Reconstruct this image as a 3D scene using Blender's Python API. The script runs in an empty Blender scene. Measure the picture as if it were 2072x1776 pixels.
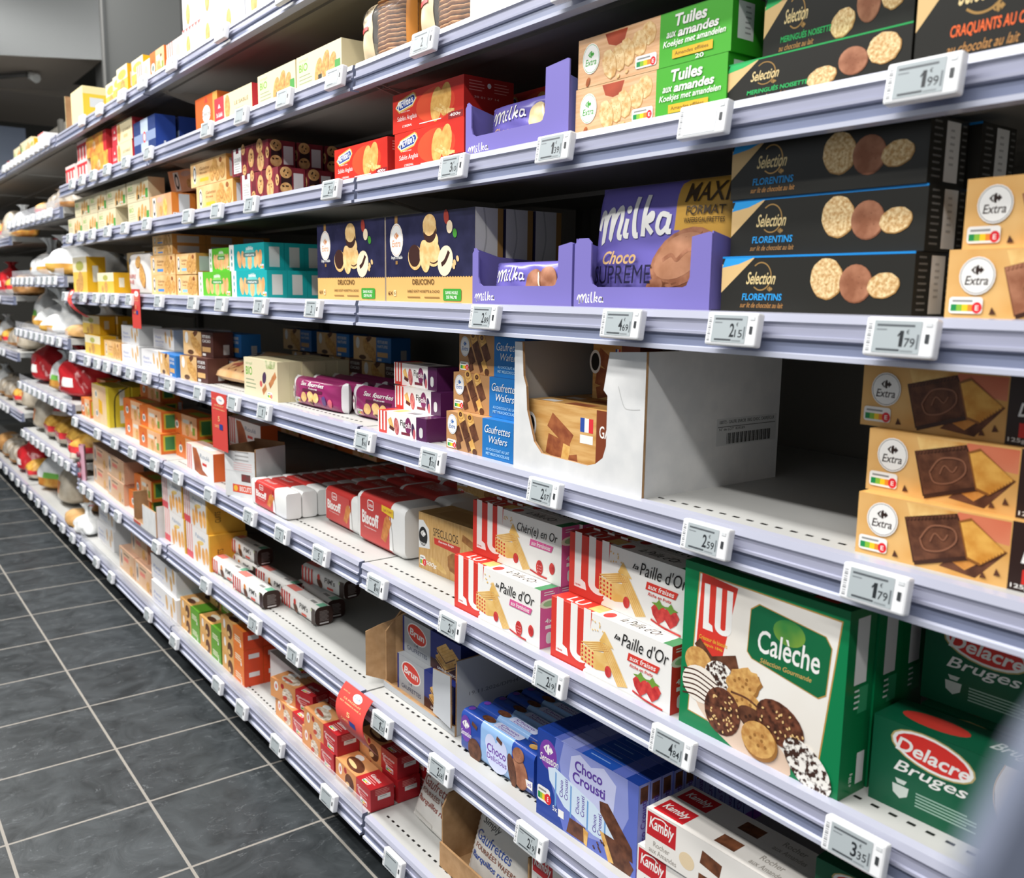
import bpy, math, random
from math import sin, cos, pi, radians
random.seed(4)
SC = bpy.context.scene
COL = SC.collection
# ------------------------------------------------------------------ camera
def cam_axes(a, b, c):
    ca, sa, cb, sb, cc, sc = cos(a), sin(a), cos(b), sin(b), cos(c), sin(c)
    Rz = [[ca,-sa,0],[sa,ca,0],[0,0,1]]; Rx = [[1,0,0],[0,cb,-sb],[0,sb,cb]]; Ry = [[cc,0,sc],[0,1,0],[-sc,0,cc]]
    mul = lambda A,B: [[sum(A[i][k]*B[k][j] for k in range(3)) for j in range(3)] for i in range(3)]
    return mul(mul(Rz,Rx),Ry)
from mathutils import Matrix, Vector
M3 = cam_axes(radians(53.118), radians(-9.031), radians(-0.803))
cd = bpy.data.cameras.new('camera'); cam = bpy.data.objects.new('camera', cd); COL.objects.link(cam)
cam.matrix_world = Matrix([[M3[0][0], M3[0][2], -M3[0][1], 1.5843],[M3[1][0], M3[1][2], -M3[1][1], -0.8276],[M3[2][0], M3[2][2], -M3[2][1], 1.2129],[0,0,0,1]])
cd.sensor_width = 36; cd.lens = 36*1843.4/2072; cd.clip_start = .01
cd.dof.use_dof = True; cd.dof.focus_distance = 1.45; cd.dof.aperture_fstop = 6.4
SC.camera = cam
# ------------------------------------------------------------------ world, lights, exposure
W = bpy.data.worlds.new('shop_ambient_fill'); SC.world = W; W.use_nodes = True
W.node_tree.nodes['Background'].inputs[0].default_value = (.93,.97,1,1)
W.node_tree.nodes['Background'].inputs[1].default_value = .42  # even fill added in place of the other aisles' lamps
def area(name, loc, sx, sy, power, col=(1,.985,.96), rot=(0,0,0)):
    l = bpy.data.lights.new(name,'AREA'); l.shape='RECTANGLE'; l.size=sx; l.size_y=sy; l.energy=power; l.color=col
    o = bpy.data.objects.new(name,l); o.location=loc; o.rotation_euler=rot; COL.objects.link(o); return o
area('ceiling_tube_and_fill', (-2.6,-1.0,3.5), 7.0, .16, 290)
area('ceiling_tube_and_fill', (.6,-2.0,3.5), 7.0, .16, 200)
area('ceiling_tube_and_fill', (-4.6,.6,3.9), 2.2, .16, 60, rot=(radians(20),radians(35),0))  # unseen fill lamp, added and tilted to brighten the dark ceiling bulkhead
SC.view_settings.view_transform = 'Standard'; SC.view_settings.look = 'None'
SC.view_settings.exposure = 0.0; SC.view_settings.gamma = 1; SC.view_settings.use_curve_mapping = False
# ------------------------------------------------------------------ materials
def lin(h):
    h = h.lstrip('#'); r = [int(h[i:i+2],16)/255 for i in (0,2,4)]
    return tuple((c/12.92 if c<=.04045 else ((c+.055)/1.055)**2.4) for c in r)+(1,)
MC = {}
def m(hx, rough=.42, metal=0, spec=.4, alpha=None):
    k = (hx,rough,metal,spec,alpha)
    if k not in MC:
        t = bpy.data.materials.new('print_'+hx.strip('#')); t.use_nodes=True; b=t.node_tree.nodes['Principled BSDF']
        b.inputs['Base Color'].default_value=lin(hx); b.inputs['Roughness'].default_value=rough; b.inputs['Metallic'].default_value=metal
        b.inputs['Specular IOR Level'].default_value=spec
        MC[k]=t
    return MC[k]
def tex(ha, hb, sc, rough=.5, name='baked', bump=0, ramp=(.35,.65), stretch=None):
    k=(ha,hb,sc,rough,name)
    if k in MC: return MC[k]
    t=bpy.data.materials.new(name); t.use_nodes=True; n=t.node_tree.nodes; L=t.node_tree.links; b=n['Principled BSDF']
    tc=n.new('ShaderNodeTexCoord'); nz=n.new('ShaderNodeTexNoise'); nz.inputs['Scale'].default_value=sc; nz.inputs['Detail'].default_value=3
    r=n.new('ShaderNodeValToRGB'); r.color_ramp.elements[0].position=ramp[0]; r.color_ramp.elements[1].position=ramp[1]
    r.color_ramp.elements[0].color=lin(ha); r.color_ramp.elements[1].color=lin(hb)
    src=tc.outputs['Object']
    if stretch:
        mp=n.new('ShaderNodeMapping'); mp.inputs['Scale'].default_value=stretch; L.new(src,mp.inputs[0]); src=mp.outputs[0]
    L.new(src,nz.inputs['Vector']); L.new(nz.outputs['Fac'],r.inputs[0]); L.new(r.outputs[0],b.inputs['Base Color'])
    b.inputs['Roughness'].default_value=rough; b.inputs['Specular IOR Level'].default_value=.35
    if bump:
        bp=n.new('ShaderNodeBump'); bp.inputs['Strength'].default_value=bump; bp.inputs['Distance'].default_value=.002
        L.new(nz.outputs['Fac'],bp.inputs['Height']); L.new(bp.outputs[0],b.inputs['Normal'])
    MC[k]=t; return t
def film(name, hx='#ffffff', fac=.22, rough=.12):
    k=('film',name)
    if k in MC: return MC[k]
    t=bpy.data.materials.new(name); t.use_nodes=True; n=t.node_tree.nodes; L=t.node_tree.links
    b=n['Principled BSDF']; b.inputs['Base Color'].default_value=lin(hx); b.inputs['Roughness'].default_value=rough
    tr=n.new('ShaderNodeBsdfTransparent'); mx=n.new('ShaderNodeMixShader'); mx.inputs[0].default_value=fac
    L.new(tr.outputs[0],mx.inputs[1]); L.new(b.outputs[0],mx.inputs[2]); L.new(mx.outputs[0],n['Material Output'].inputs[0])
    MC[k]=t; return t
WH=m('#eceae6'); BLK=m('#161514'); CK=tex('#dcae66','#b98244',110,name='biscuit_print'); PALE=tex('#ecd2a0','#cf9f60',120,name='pale_biscuit_print')
CHOC=tex('#6e432d','#4b2919',70,name='chocolate_print'); MILKC=tex('#b27a5c','#8d573c',50,name='milk_chocolate_print'); NUT=tex('#efd6a4','#c2945a',260,name='crumb_print')
WAF=tex('#e8bd72','#cf9748',60,name='wafer_print'); RED=m('#cc2a22'); GRN=m('#4fae2c'); GOLD=m('#dba860',.35); KRAFT=tex('#b79168','#a57f56',40,.75,name='brown_cardboard')
CARD=tex('#d9d9d8','#cfd0d0',30,.7,name='white_cardboard'); CARDIN=tex('#a5805c','#93704e',30,.8,name='inner_cardboard'); WOOD=tex('#e0b58c','#cf9f72',18,name='wood_print',stretch=(1,1,14))
# ------------------------------------------------------------------ mesh builder
RIM={CK:m('#9a6a34'),PALE:m('#b98a4e'),NUT:m('#a67c45'),MILKC:m('#7d4c33'),CHOC:m('#3c2013'),WAF:m('#b5803c')}
class MB:
    def __init__(s): s.v=[]; s.f=[]; s.i=[]; s.ms=[]; s.sm=set()
    def mi(s,mt):
        if mt not in s.ms: s.ms.append(mt)
        return s.ms.index(mt)
    def poly(s,pts,mt):
        b=len(s.v); s.v+= [tuple(p) for p in pts]; s.f.append(tuple(range(b,b+len(pts)))); s.i.append(s.mi(mt))
    def box(s,x0,y0,z0,x1,y1,z1,mt,**k):
        b=len(s.v); s.v+=[(x0,y0,z0),(x1,y0,z0),(x1,y1,z0),(x0,y1,z0),(x0,y0,z1),(x1,y0,z1),(x1,y1,z1),(x0,y1,z1)]
        for n,q in (('o',(0,3,2,1)),('t',(4,5,6,7)),('f',(0,1,5,4)),('r',(1,2,6,5)),('b',(2,3,7,6)),('l',(3,0,4,7))):
            s.f.append(tuple(b+j for j in q)); s.i.append(s.mi(k.get(n,mt)))
    def grid(s,fn,nu,nv,mt,closed=False,smooth=True):
        b=len(s.v); nn=nu if closed else nu+1
        for j in range(nv+1):
            for i in range(nn): s.v.append(tuple(fn(i/nu,j/nv)))
        for j in range(nv):
            for i in range(nu):
                a=b+j*nn+i; c=b+j*nn+(i+1)%nn
                if smooth: s.sm.add(len(s.f))
                s.f.append((a,c,c+nn,a+nn)); s.i.append(s.mi(mt((i+.5)/nu,(j+.5)/nv) if callable(mt) else mt))
    def prism(s,pts,o,u,v,th,mt,side=None):
        # polygon pts in the plane (u,v), pushed back along -n by th
        n=u.cross(v).normalized(); A=[o+u*a+v*b for a,b in pts]; B=[p-n*th for p in A]
        s.poly(A,mt); s.poly(B[::-1],side or mt)
        for i in range(len(A)):
            j=(i+1)%len(A); s.poly([A[i],B[i],B[j],A[j]],side or mt)
    def tube(s,pts,r,mt,n=8):
        pts=[Vector(p) for p in pts]; b=len(s.v)
        for k,p in enumerate(pts):
            d=(pts[min(k+1,len(pts)-1)]-pts[max(k-1,0)]).normalized(); a=d.orthogonal().normalized(); c=d.cross(a)
            rr=r[k] if isinstance(r,(list,tuple)) else r
            for i in range(n): s.v.append(tuple(p+(a*cos(2*pi*i/n)+c*sin(2*pi*i/n))*rr))
        for k in range(len(pts)-1):
            for i in range(n):
                s.sm.add(len(s.f)); s.f.append((b+k*n+i,b+k*n+(i+1)%n,b+(k+1)*n+(i+1)%n,b+(k+1)*n+i)); s.i.append(s.mi(mt))
        s.f.append(tuple(range(b+n-1,b-1,-1))); s.i.append(s.mi(mt)); e=b+(len(pts)-1)*n
        s.f.append(tuple(range(e,e+n))); s.i.append(s.mi(mt))
    def build(s,name,parent=None,bevel=0,seg=1):
        me=bpy.data.meshes.new(name); me.from_pydata(s.v,[],s.f)
        for t in s.ms: me.materials.append(t)
        me.polygons.foreach_set('material_index',s.i)
        for q in s.sm: me.polygons[q].use_smooth=True
        me.update(); o=bpy.data.objects.new(name,me); COL.objects.link(o)
        if parent: o.parent=parent
        if bevel:
            bv=o.modifiers.new('edge','BEVEL'); bv.width=bevel; bv.segments=seg; bv.limit_method='ANGLE'; bv.angle_limit=radians(50)
        return o
TX={}
def text2d(st,bold,sh):
    k=(st,bold,sh)
    if k in TX: return TX[k]
    c=bpy.data.curves.new('lettering','FONT'); c.body=st; c.size=1; c.shear=sh; c.offset=bold; c.resolution_u=3; c.fill_mode='FRONT'
    o=bpy.data.objects.new('lettering',c); me=o.to_mesh()
    vs=[(a.co.x,a.co.y) for a in me.vertices]; fs=[tuple(p.vertices) for p in me.polygons]
    o.to_mesh_clear(); bpy.data.objects.remove(o); bpy.data.curves.remove(c)
    x0=min(a for a,_ in vs); x1=max(a for a,_ in vs); y0=min(b for _,b in vs); y1=max(b for _,b in vs)
    TX[k]=([((a-x0)/(x1-x0),(b-y0)/(y1-y0)) for a,b in vs],fs,(x1-x0)/(y1-y0)); return TX[k]
class Face:
    """a printed face: coordinates 0..1 across and up; later shapes lie on earlier ones"""
    def __init__(s,mb,o,u,v,w,h,fn=None):
        s.mb=mb; s.o=Vector(o); s.u=Vector(u); s.v=Vector(v); s.w=w; s.h=h; s.n=s.u.cross(s.v); s.k=0; s.fn=fn
    def P(s,a,b):
        off=.0001+(.00008 if s.fn else .000012)*s.k
        if s.fn: return s.fn(a,b,off)
        return s.o+s.u*(a*s.w)+s.v*(b*s.h)+s.n*off
    def Pg(s,pts,mt): s.k+=1; s.mb.poly([s.P(*p) for p in pts],mt)
    def R(s,x0,y0,x1,y1,mt):
        if s.fn:
            s.k+=1; nx=max(1,int((x1-x0)*14)); ny=max(1,int((y1-y0)*14)); s.mb.grid(lambda i,j:s.P(x0+(x1-x0)*i,y0+(y1-y0)*j),nx,ny,mt)
        else: s.Pg([(x0,y0),(x1,y0),(x1,y1),(x0,y1)],mt)
    def RR(s,x0,y0,x1,y1,mt,r=.25):
        ry=(y1-y0)*r; rx=ry*s.h/s.w; p=[]
        for cx,cy,a in ((x1-rx,y0+ry,-90),(x1-rx,y1-ry,0),(x0+rx,y1-ry,90),(x0+rx,y0+ry,180)):
            for k in range(5): q=radians(a+k*22.5); p.append((cx+rx*cos(q),cy+ry*sin(q)))
        s.Pg(p,mt)
    def E(s,cx,cy,rx,ry,mt,rot=0,n=20,wob=0):
        # rx, ry as parts of the face HEIGHT; baked things get a browner rim and a few pricks
        if mt in RIM:
            q=RIM[mt]; RIM.pop(mt); s.E(cx+.012*s.h/s.w,cy-.014,rx*1.03,ry*1.03,q,rot,n,wob); s.E(cx,cy,rx,ry,mt,rot,n,wob)
            if rx>.1 and not s.fn:
                for i in range(6): s.E(cx+rx*.6*cos(i*2.4)*(.35+.1*i)*s.h/s.w,cy+ry*.6*sin(i*2.4)*(.35+.1*i),.011,.011,q,0,6)
            RIM[mt]=q; return
        c,d=cos(radians(rot)),sin(radians(rot)); p=[]
        if s.fn:
            s.k+=1
            def g(i,j): a,b=rx*j*cos(-2*pi*i),ry*j*sin(-2*pi*i); return s.P(cx+(a*c-b*d)*s.h/s.w,cy+a*d+b*c)
            s.mb.grid(g,20,5,mt,closed=True); return
        for i in range(n):
            q=2*pi*i/n; k=1+wob*sin(i*2.4); a,b=rx*cos(q)*k,ry*sin(q)*k; p.append((cx+(a*c-b*d)*s.h/s.w,cy+a*d+b*c))
        s.Pg(p,mt)
    def Q(s,cx,cy,w,h,mt,rot=0,skew=0):
        # rotated rectangle, size as parts of the face height
        c,d=cos(radians(rot)),sin(radians(rot))
        s.Pg([(cx+(a*c-b*d)*s.h/s.w,cy+a*d+b*c) for a,b in ((-w/2-skew,-h/2),(w/2-skew,-h/2),(w/2+skew,h/2),(-w/2+skew,h/2))],mt)
    def T(s,st,x,y,w,h,mt,sh=0,bold=.012,rot=0):
        vs,fs,asp=text2d(st,bold,sh); s.k+=1
        if w is None: w=asp*h*s.h/s.w*.82
        b=len(s.mb.v); c,d=cos(radians(rot)),sin(radians(rot)); W_,H_=w*s.w,h*s.h
        for a,e in vs:
            p,q=a*W_,e*H_; s.mb.v.append(tuple(s.P(x+(p*c-q*d)/s.w,y+(p*d+q*c)/s.h)))
        i=s.mb.mi(mt)
        for f in fs: s.mb.f.append(tuple(b+j for j in f)); s.mb.i.append(i)
    def lines(s,x,y,w,n,dy,mt,t=.35):
        for k in range(n): s.R(x,y-k*dy,x+w*(1 if k%3 else .85),y-k*dy+dy*t,mt)
    def S(s,pts,wd,mt):
        # brush stroke through pts; wd as part of face height
        P=[(x*s.w,y*s.h) for x,y in pts]; s.k+=1; A=[];B=[]
        Q=[]
        for i in range(len(P)-1):
            p0=P[max(i-1,0)];p1=P[i];p2=P[i+1];p3=P[min(i+2,len(P)-1)]
            for k in range(5):
                t=k/5; Q.append(tuple(.5*((2*p1[j])+(-p0[j]+p2[j])*t+(2*p0[j]-5*p1[j]+4*p2[j]-p3[j])*t*t+(-p0[j]+3*p1[j]-3*p2[j]+p3[j])*t**3) for j in (0,1)))
        Q.append(P[-1]); hw=wd*s.h/2
        for i in range(len(Q)):
            dx=Q[min(i+1,len(Q)-1)][0]-Q[max(i-1,0)][0]; dy=Q[min(i+1,len(Q)-1)][1]-Q[max(i-1,0)][1]; l=math.hypot(dx,dy) or 1
            A.append(s.P((Q[i][0]-dy/l*hw)/s.w,(Q[i][1]+dx/l*hw)/s.h)); B.append(s.P((Q[i][0]+dy/l*hw)/s.w,(Q[i][1]-dx/l*hw)/s.h))
        for i in range(len(Q)-1): s.mb.poly([B[i],B[i+1],A[i+1],A[i]],mt)
# ---- marks shared by many packs
def arrows(f,cx,cy,r,mt):
    k=f.h/f.w
    P=lambda l:[(cx+a*r*k,cy+b*r) for a,b in l]
    f.Pg(P([(-1,0),(-.45,.55),(-.2,.55),(-.55,.1),(-.55,-.1),(-.2,-.55),(-.45,-.55)]),mt)
    f.Pg(P([(1,0),(.42,.6),(.42,.28),(.2,.28),(.2,.7),(-.1,.75),(-.3,.3),(-.3,-.3),(-.1,-.75),(.2,-.7),(.2,-.28),(.42,-.28),(.42,-.6)]),mt)
def badge(f,cx,cy,r,mt,word='Extra',ov=1.15):
    f.E(cx,cy,r,r*ov,WH); f.E(cx,cy,r*.93,r*ov*.93,mt); f.E(cx,cy,r*.9,r*ov*.9,WH)
    arrows(f,cx,cy+r*.32,r*.36,mt); k=f.h/f.w
    f.T(word,cx-r*.66*k,cy-r*.5,r*1.3*k,r*.5,mt,sh=.2)
def nutri(f,x,y,w,h):
    f.RR(x,y,x+w,y+h,WH,.2); c=['#1c8a4b','#86b83a','#f0c824','#e88a2c']
    for i,q in enumerate(c): f.R(x+w*(.06+.17*i),y+h*.14,x+w*(.23+.17*i),y+h*.55,m(q))
    f.E(x+w*.84,y+h*.36,h*.3,h*.34,m('#d8232f')); f.T('E',x+w*.79,y+h*.2,w*.1,h*.3,WH); f.R(x+w*.1,y+h*.7,x+w*.7,y+h*.82,m('#8a8a88'))
def LU(f,x,y,w,h,mt):
    b=w*.2; f.R(x,y+h*.0,x+b,y+h,mt); f.Pg([(x+b,y),(x+w*.37,y),(x+w*.33,y+h*.13),(x+b,y+h*.17)],mt)
    f.R(x+w*.42,y+h*.16,x+w*.62,y+h,mt); f.R(x+w*.8,y+h*.16,x+w,y+h,mt)
    cx=x+w*.71; p=[]; q=[]
    for k in range(9):
        a=pi+pi*k/8; p.append((cx+w*.29*cos(a),y+h*.16+h*.16*sin(a))); q.append((cx+w*.09*cos(a),y+h*.16+h*.05*sin(a)))
    for k in range(8): f.Pg([p[k],p[k+1],q[k+1],q[k]],mt)
def wlabel(f,x0,y0,x1,y1,c='#cfcfcd'):
    f.R(x0,y0,x1,y1,m(c)); f.lines(x0+(x1-x0)*.3,y0+(y1-y0)*.75,(x1-x0)*.35,5,(y1-y0)*.12,m('#9a9a99'))
# ------------------------------------------------------------------ things
LABELS={}
def tag(o,label,cat,group=None,kind=None):
    n=len(label.split())
    if not 4<=n<=16: print('LABEL WORDS',n,label)
    if label in LABELS: print('DUP LABEL',label)
    LABELS[label]=1
    o['label']=label; o['category']=cat
    if group: o['group']=group
    if kind: o['kind']=kind
def empty(name): o=bpy.data.objects.new(name,None); o.empty_display_size=.02; COL.objects.link(o); return o
KIDS={}
def copy_tree(o,parent=None):
    c=o.copy(); COL.objects.link(c)
    if parent: c.parent=parent
    for ch in [q for q in o.children]: copy_tree(ch,c)
    return c
PROTO={}; DEF={}
def put(key,label,x,y,z,ang=0,group=None,rx=0,ry=0):
    fn,cat=DEF[key]
    if key in PROTO: o=copy_tree(PROTO[key])
    else: o=fn(); PROTO[key]=o
    o.location=(x,y,z); o.rotation_euler=(radians(rx),radians(ry),radians(ang)); tag(o,label,cat,group); return o
ORD=['front','second','third','fourth','fifth','sixth','seventh','eighth','ninth','tenth','eleventh','twelfth','thirteenth']
def row(key,label,n,pitch,x,y,z,ang=0,group=None,jit=.002,k0=0):
    """n packs one behind the other; label has {} for 'front', 'second from the front' ..."""
    for k in range(n):
        w='front' if k+k0==0 else ORD[k+k0]+' from the front'
        put(key,label.format(w),x+random.uniform(-jit,jit),y+k*pitch,z,ang,group)
def carton(key,name,cat,w,d,h,base,art,bevel=.0012):
    def fn():
        mb=MB(); fc=base if isinstance(base,dict) else {}
        bm=fc.get('m',base) if fc else base
        mb.box(0,0,0,w,d,h,bm,**{k:v for k,v in fc.items() if k!='m'})
        art(Face(mb,(0,0,0),(1,0,0),(0,0,1),w,h),Face(mb,(w,0,0),(0,1,0),(0,0,1),d,h),Face(mb,(0,0,h),(1,0,0),(0,1,0),w,d))
        return mb.build(name,bevel=bevel)
    DEF[key]=(fn,cat)
def pillow_fn(w,h,t,p=2.6,e=.04,lump=0.0):
    def T_(a,b):
        q=max(0,1-abs(2*a-1)**p)*max(0,1-abs(2*b-1)**p); return t*.5*q**.45+lump*sin(a*17+b*5)*sin(b*13+a*3)*q
    def fr(a,b,off=0): return Vector((a*w,-T_(a,b)-off*1.6,b*h))
    def bk(a,b,off=0): return Vector((a*w,T_(a,b)+off,b*h))
    return fr,bk
def pillow(key,name,cat,w,h,t,colfn,art,p=2.6,lump=.0012,crimp=None):
    def fn():
        mb=MB(); fr,bk=pillow_fn(w,h,t,p,lump=lump)
        sh=lambda q: Vector((q.x,q.y+t*.5,q.z))
        mb.grid(lambda a,b:sh(fr(a,b)),26,22,colfn); mb.grid(lambda a,b:sh(bk(1-a,b)),26,22,lambda a,b:colfn(1-a,b))
        if crimp:
            for s_,x in ((-1,0),(1,w)):
                pts=[(x,t*.5,0)]; n=14
                for i in range(n): pts+=[(x+s_*crimp,t*.5,h*(i+.25)/n),(x+s_*crimp*.75,t*.5,h*(i+.75)/n)]
                pts.append((x,t*.5,h)); mb.poly(pts if s_>0 else pts[::-1],colfn(0 if s_<0 else 1,.5))
        art(Face(mb,(0,0,0),(1,0,0),(0,0,1),w,h,fn=lambda a,b,o:sh(fr(min(max(a,0),1),min(max(b,0),1),o+.0003))))
        return mb.build(name)
    DEF[key]=(fn,cat)
# ------------------------------------------------------------------ packs
NV=m('#1d6fb4')
def script(f,st,x,y,w,h,mt,bold=.03,sh=.35): f.T(st,x,y,w,h,mt,sh=sh,bold=bold)
def a_tuiles(f,r,t):
    G=m('#45a62b'); f.R(0,0,.575,1,WOOD); f.R(.575,0,1,1,G)
    f.Pg([(.2,.97),(.36,.97),(.335,.72),(.28,.68),(.225,.75)],tex('#b04a2c','#8a3218',20,name='tea_print'))
    for x,y,a,b in ((.5,.74,.2,.22),(.44,.6,.2,.25),(.36,.5,.2,.28),(.3,.42,.17,.26),(.235,.36,.2,.3)): f.E(x,y,a,b,PALE,20,wob=.04)
    for x,y in ((.36,.12),(.42,.2),(.3,.07)): f.E(x,y,.05,.03,PALE,30)
    f.E(.08,.1,.06,.1,tex('#b5652f','#8a431b',60,name='almond_print'),-25)
    badge(f,.1,.56,.27,m('#3d9a35')); nutri(f,.42,.1,.14,.24)
    f.T('Tuiles',.67,.7,.19,.22,WH,.15,.03); f.T('aux',.62,.52,.06,.1,WH,.25); f.T('amandes',.69,.5,.24,.17,WH,.2,.03); f.T('Koekjes met amandelen',.6,.32,.37,.15,WH,.25)
    f.R(.66,.12,.9,.28,m('#e0b02c')); f.T('Amandes effilées',.675,.17,.2,.07,m('#5b4310')); f.T('20',.8,.02,.05,.08,WH)
    r.R(0,0,1,1,m('#2f8f22')); r.R(.2,.25,.75,.9,m('#d8d8d6')); r.lines(.45,.8,.2,6,.09,m('#9a9a99'))
carton('almond_thins_box','biscuit_box','biscuit box',.262,.05,.062,m('#45a62b'),a_tuiles)
SELC=dict(b=(m('#1486d2'),m('#2a9be0')),g=(m('#1f9d50'),m('#2bb15f')),o=(m('#d8592a'),m('#e8662f')))
def sel(key,ck,title,sub,w,h):
    c1,c2=SELC[ck]; BK=m('#24231f',.35); GO=m('#b79057',.3,.4); GL=m('#d9b67e')
    def art(f,r,t):
        f.Pg([(0,.36),(.0,.86),(.105,.8),(.2,.97)][:3]+[(.17,.9)],GL); f.Pg([(0,.35),(.2,.985),(0,.8)],GL); f.Pg([(0,.8),(.02,.985),(.2,.985),(.1,.86)],c2)
        f.R(0,.965,1,1,c1)
        cx=.235
        k=f.h/f.w
        p=[(cx+.22*k*cos(a),.64+.24*sin(a)) for a in [radians(-130+i*26) for i in range(11)]]; f.S(p,.022,GO)
        f.T('Selection',cx-.085,.5,.17,.22,m('#e0c890'),.45,.012); arrows(f,cx+.055,.42,.06,GO)
        f.T(title,.13,.22,.23 if len(title)<12 else .36,.12,c2,.12,.02); f.T(sub,.12,.09,.25,.09,m('#c08a4e'),.4,.0)
        if ck=='b':
            f.E(.59,.6,.3,.33,NUT,10,22,.02); f.E(.735,.52,.29,.3,MILKC); f.E(.865,.49,.27,.19,NUT,12,22,.02)
        else:
            f.E(.56,.3,.28,.2,NUT,15,22,.03); f.E(.72,.5,.26,.28,MILKC,20); f.E(.87,.62,.28,.3,NUT,0,22,.03)
        r.R(.42,.05,.78,.95,m('#dededc')); r.lines(.1,.9,.22,9,.1,m('#6a6a68'),.3); r.lines(.84,.9,.12,9,.1,m('#6a6a68'),.3); r.lines(.52,.8,.12,6,.1,m('#b5b5b4'))
    carton(key,'biscuit_box','biscuit box',w,.07,h,dict(m=BK,t=c1),art)
sel('florentine_box','b','FLORENTINS','sur lit de chocolat au lait',.236,.063)
sel('hazelnut_meringue_box','g','MERINGUÉS NOISETTE','au chocolat au lait',.236,.066)
sel('caramel_crisp_box','o','CRAQUANTS AU CARAMEL','au chocolat au lait',.26,.1)
def a_extra(choc,sidec,word):
    def art(f,r,t):
        f.R(0,0,.74,1,tex('#e3b877','#d49c53',14,name='oat_background_print')); f.R(.74,0,1,1,sidec)
        f.Pg([(.25,.97),(.5,.97),(.42,.72),(.28,.7)],tex('#e9c27b','#c8863a',30,name='wheat_print')); f.Pg([(.5,.97),(.735,.97),(.735,.62),(.45,.7)],tex('#c9583a','#d98a66',9,name='red_cloth_print'))
        f.Pg([(.43,.1),(.6,.04),(.73,.52),(.6,.66)],CHOC if choc is CHOC else MILKC); f.Pg([(.45,.26),(.55,.12),(.66,.4),(.6,.5)],tex('#d99648','#b9722c',60,name='biscuit_print_toasted'))
        f.Pg([(.245,.735),(.495,.945),(.58,.36),(.305,.05)],m('#3a1d10') if choc is CHOC else m('#7d4c33')); f.Pg([(.25,.72),(.49,.92),(.57,.36),(.31,.08)],choc)
        for i in range(14):
            t_=(i+.5)/14; f.E(.31+.26*t_,.085+.28*t_,.022,.03,choc,0,8); f.E(.25+.24*t_,.715+.2*t_,.022,.03,choc,0,8)
        f.Pg([(.31,.08),(.57,.36),(.575,.3),(.315,.02)],m('#3a1d10'))
        D=m('#8a5a42') if choc is CHOC else m('#9a6547')
        f.S([(.33,.45),(.38,.68),(.48,.7),(.5,.52),(.44,.34),(.36,.3),(.33,.45)],.025,D); f.S([(.38,.44),(.4,.58),(.44,.5),(.46,.6)],.02,D)
        f.Pg([(.505,.84),(.56,.92),(.725,.52),(.615,.24),(.555,.3)],m('#8a5420')); f.Pg([(.515,.82),(.565,.88),(.715,.54),(.615,.28),(.56,.33)],tex('#e3ac52','#c98630',50,name='butter_biscuit_print'))
        for i in range(8): t_=(i+.5)/8; f.E(.615+.1*t_,.28+.26*t_,.02,.03,tex('#e3ac52','#c98630',50,name='butter_biscuit_print'),0,8)
        for x,y in ((.2,.12),(.62,.12),(.68,.2)): f.Pg([(x,y-.05),(x+.03,y-.04),(x+.01,y+.06)],CHOC)
        badge(f,.135,.62,.26,m('#2b1a14'),ov=1.05); nutri(f,.02,.08,.15,.24)
        f.T(word,.79,.42,.3 if len(word)<6 else .19,.2,WH,.25,.02); f.R(.8,.12,1,.33,m('#cc2a22')); f.T('125g',.755,.03,.08,.08,WH)
    return art
carton('dark_chocolate_biscuit_box','biscuit_box','biscuit box',.205,.05,.064,dict(m=GOLD,r=m('#2a1712')),a_extra(CHOC,m('#2a1712'),'Délice'))
carton('milk_chocolate_biscuit_box','biscuit_box','biscuit box',.205,.05,.063,GOLD,a_extra(MILKC,m('#a86a4a'),'Délice'))
LIL=m('#7a71b8',.35); LILF=m('#6f65b6',.25)
def milka(f,x,y,w,h,mt=WH):
    wd=.125*h; P=lambda l:[(x+a*w,y+b*h) for a,b in l]
    f.S(P([(.0,.35),(.06,.72),(.1,.6),(.08,.05),(.13,.55),(.2,.78),(.22,.55),(.2,.12),(.26,.6),(.33,.8),(.35,.55),(.33,.2),(.38,.15)]),wd,mt)
    f.S(P([(.43,.55),(.42,.22),(.47,.18)]),wd,mt); f.E(x+.445*w,y+.74*h,.085*h,.085*h,mt)
    f.S(P([(.55,1.0),(.53,.5),(.55,.2),(.59,.18)]),wd,mt); f.S(P([(.68,1.02),(.66,.5),(.65,.15)]),wd,mt); f.S(P([(.66,.4),(.75,.62),(.76,.5),(.69,.42),(.77,.2)]),wd*.9,mt)
    f.S(P([(.95,.55),(.86,.58),(.83,.32),(.88,.2),(.95,.35),(.96,.58),(.95,.25),(1.0,.22)]),wd*.9,mt)
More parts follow.
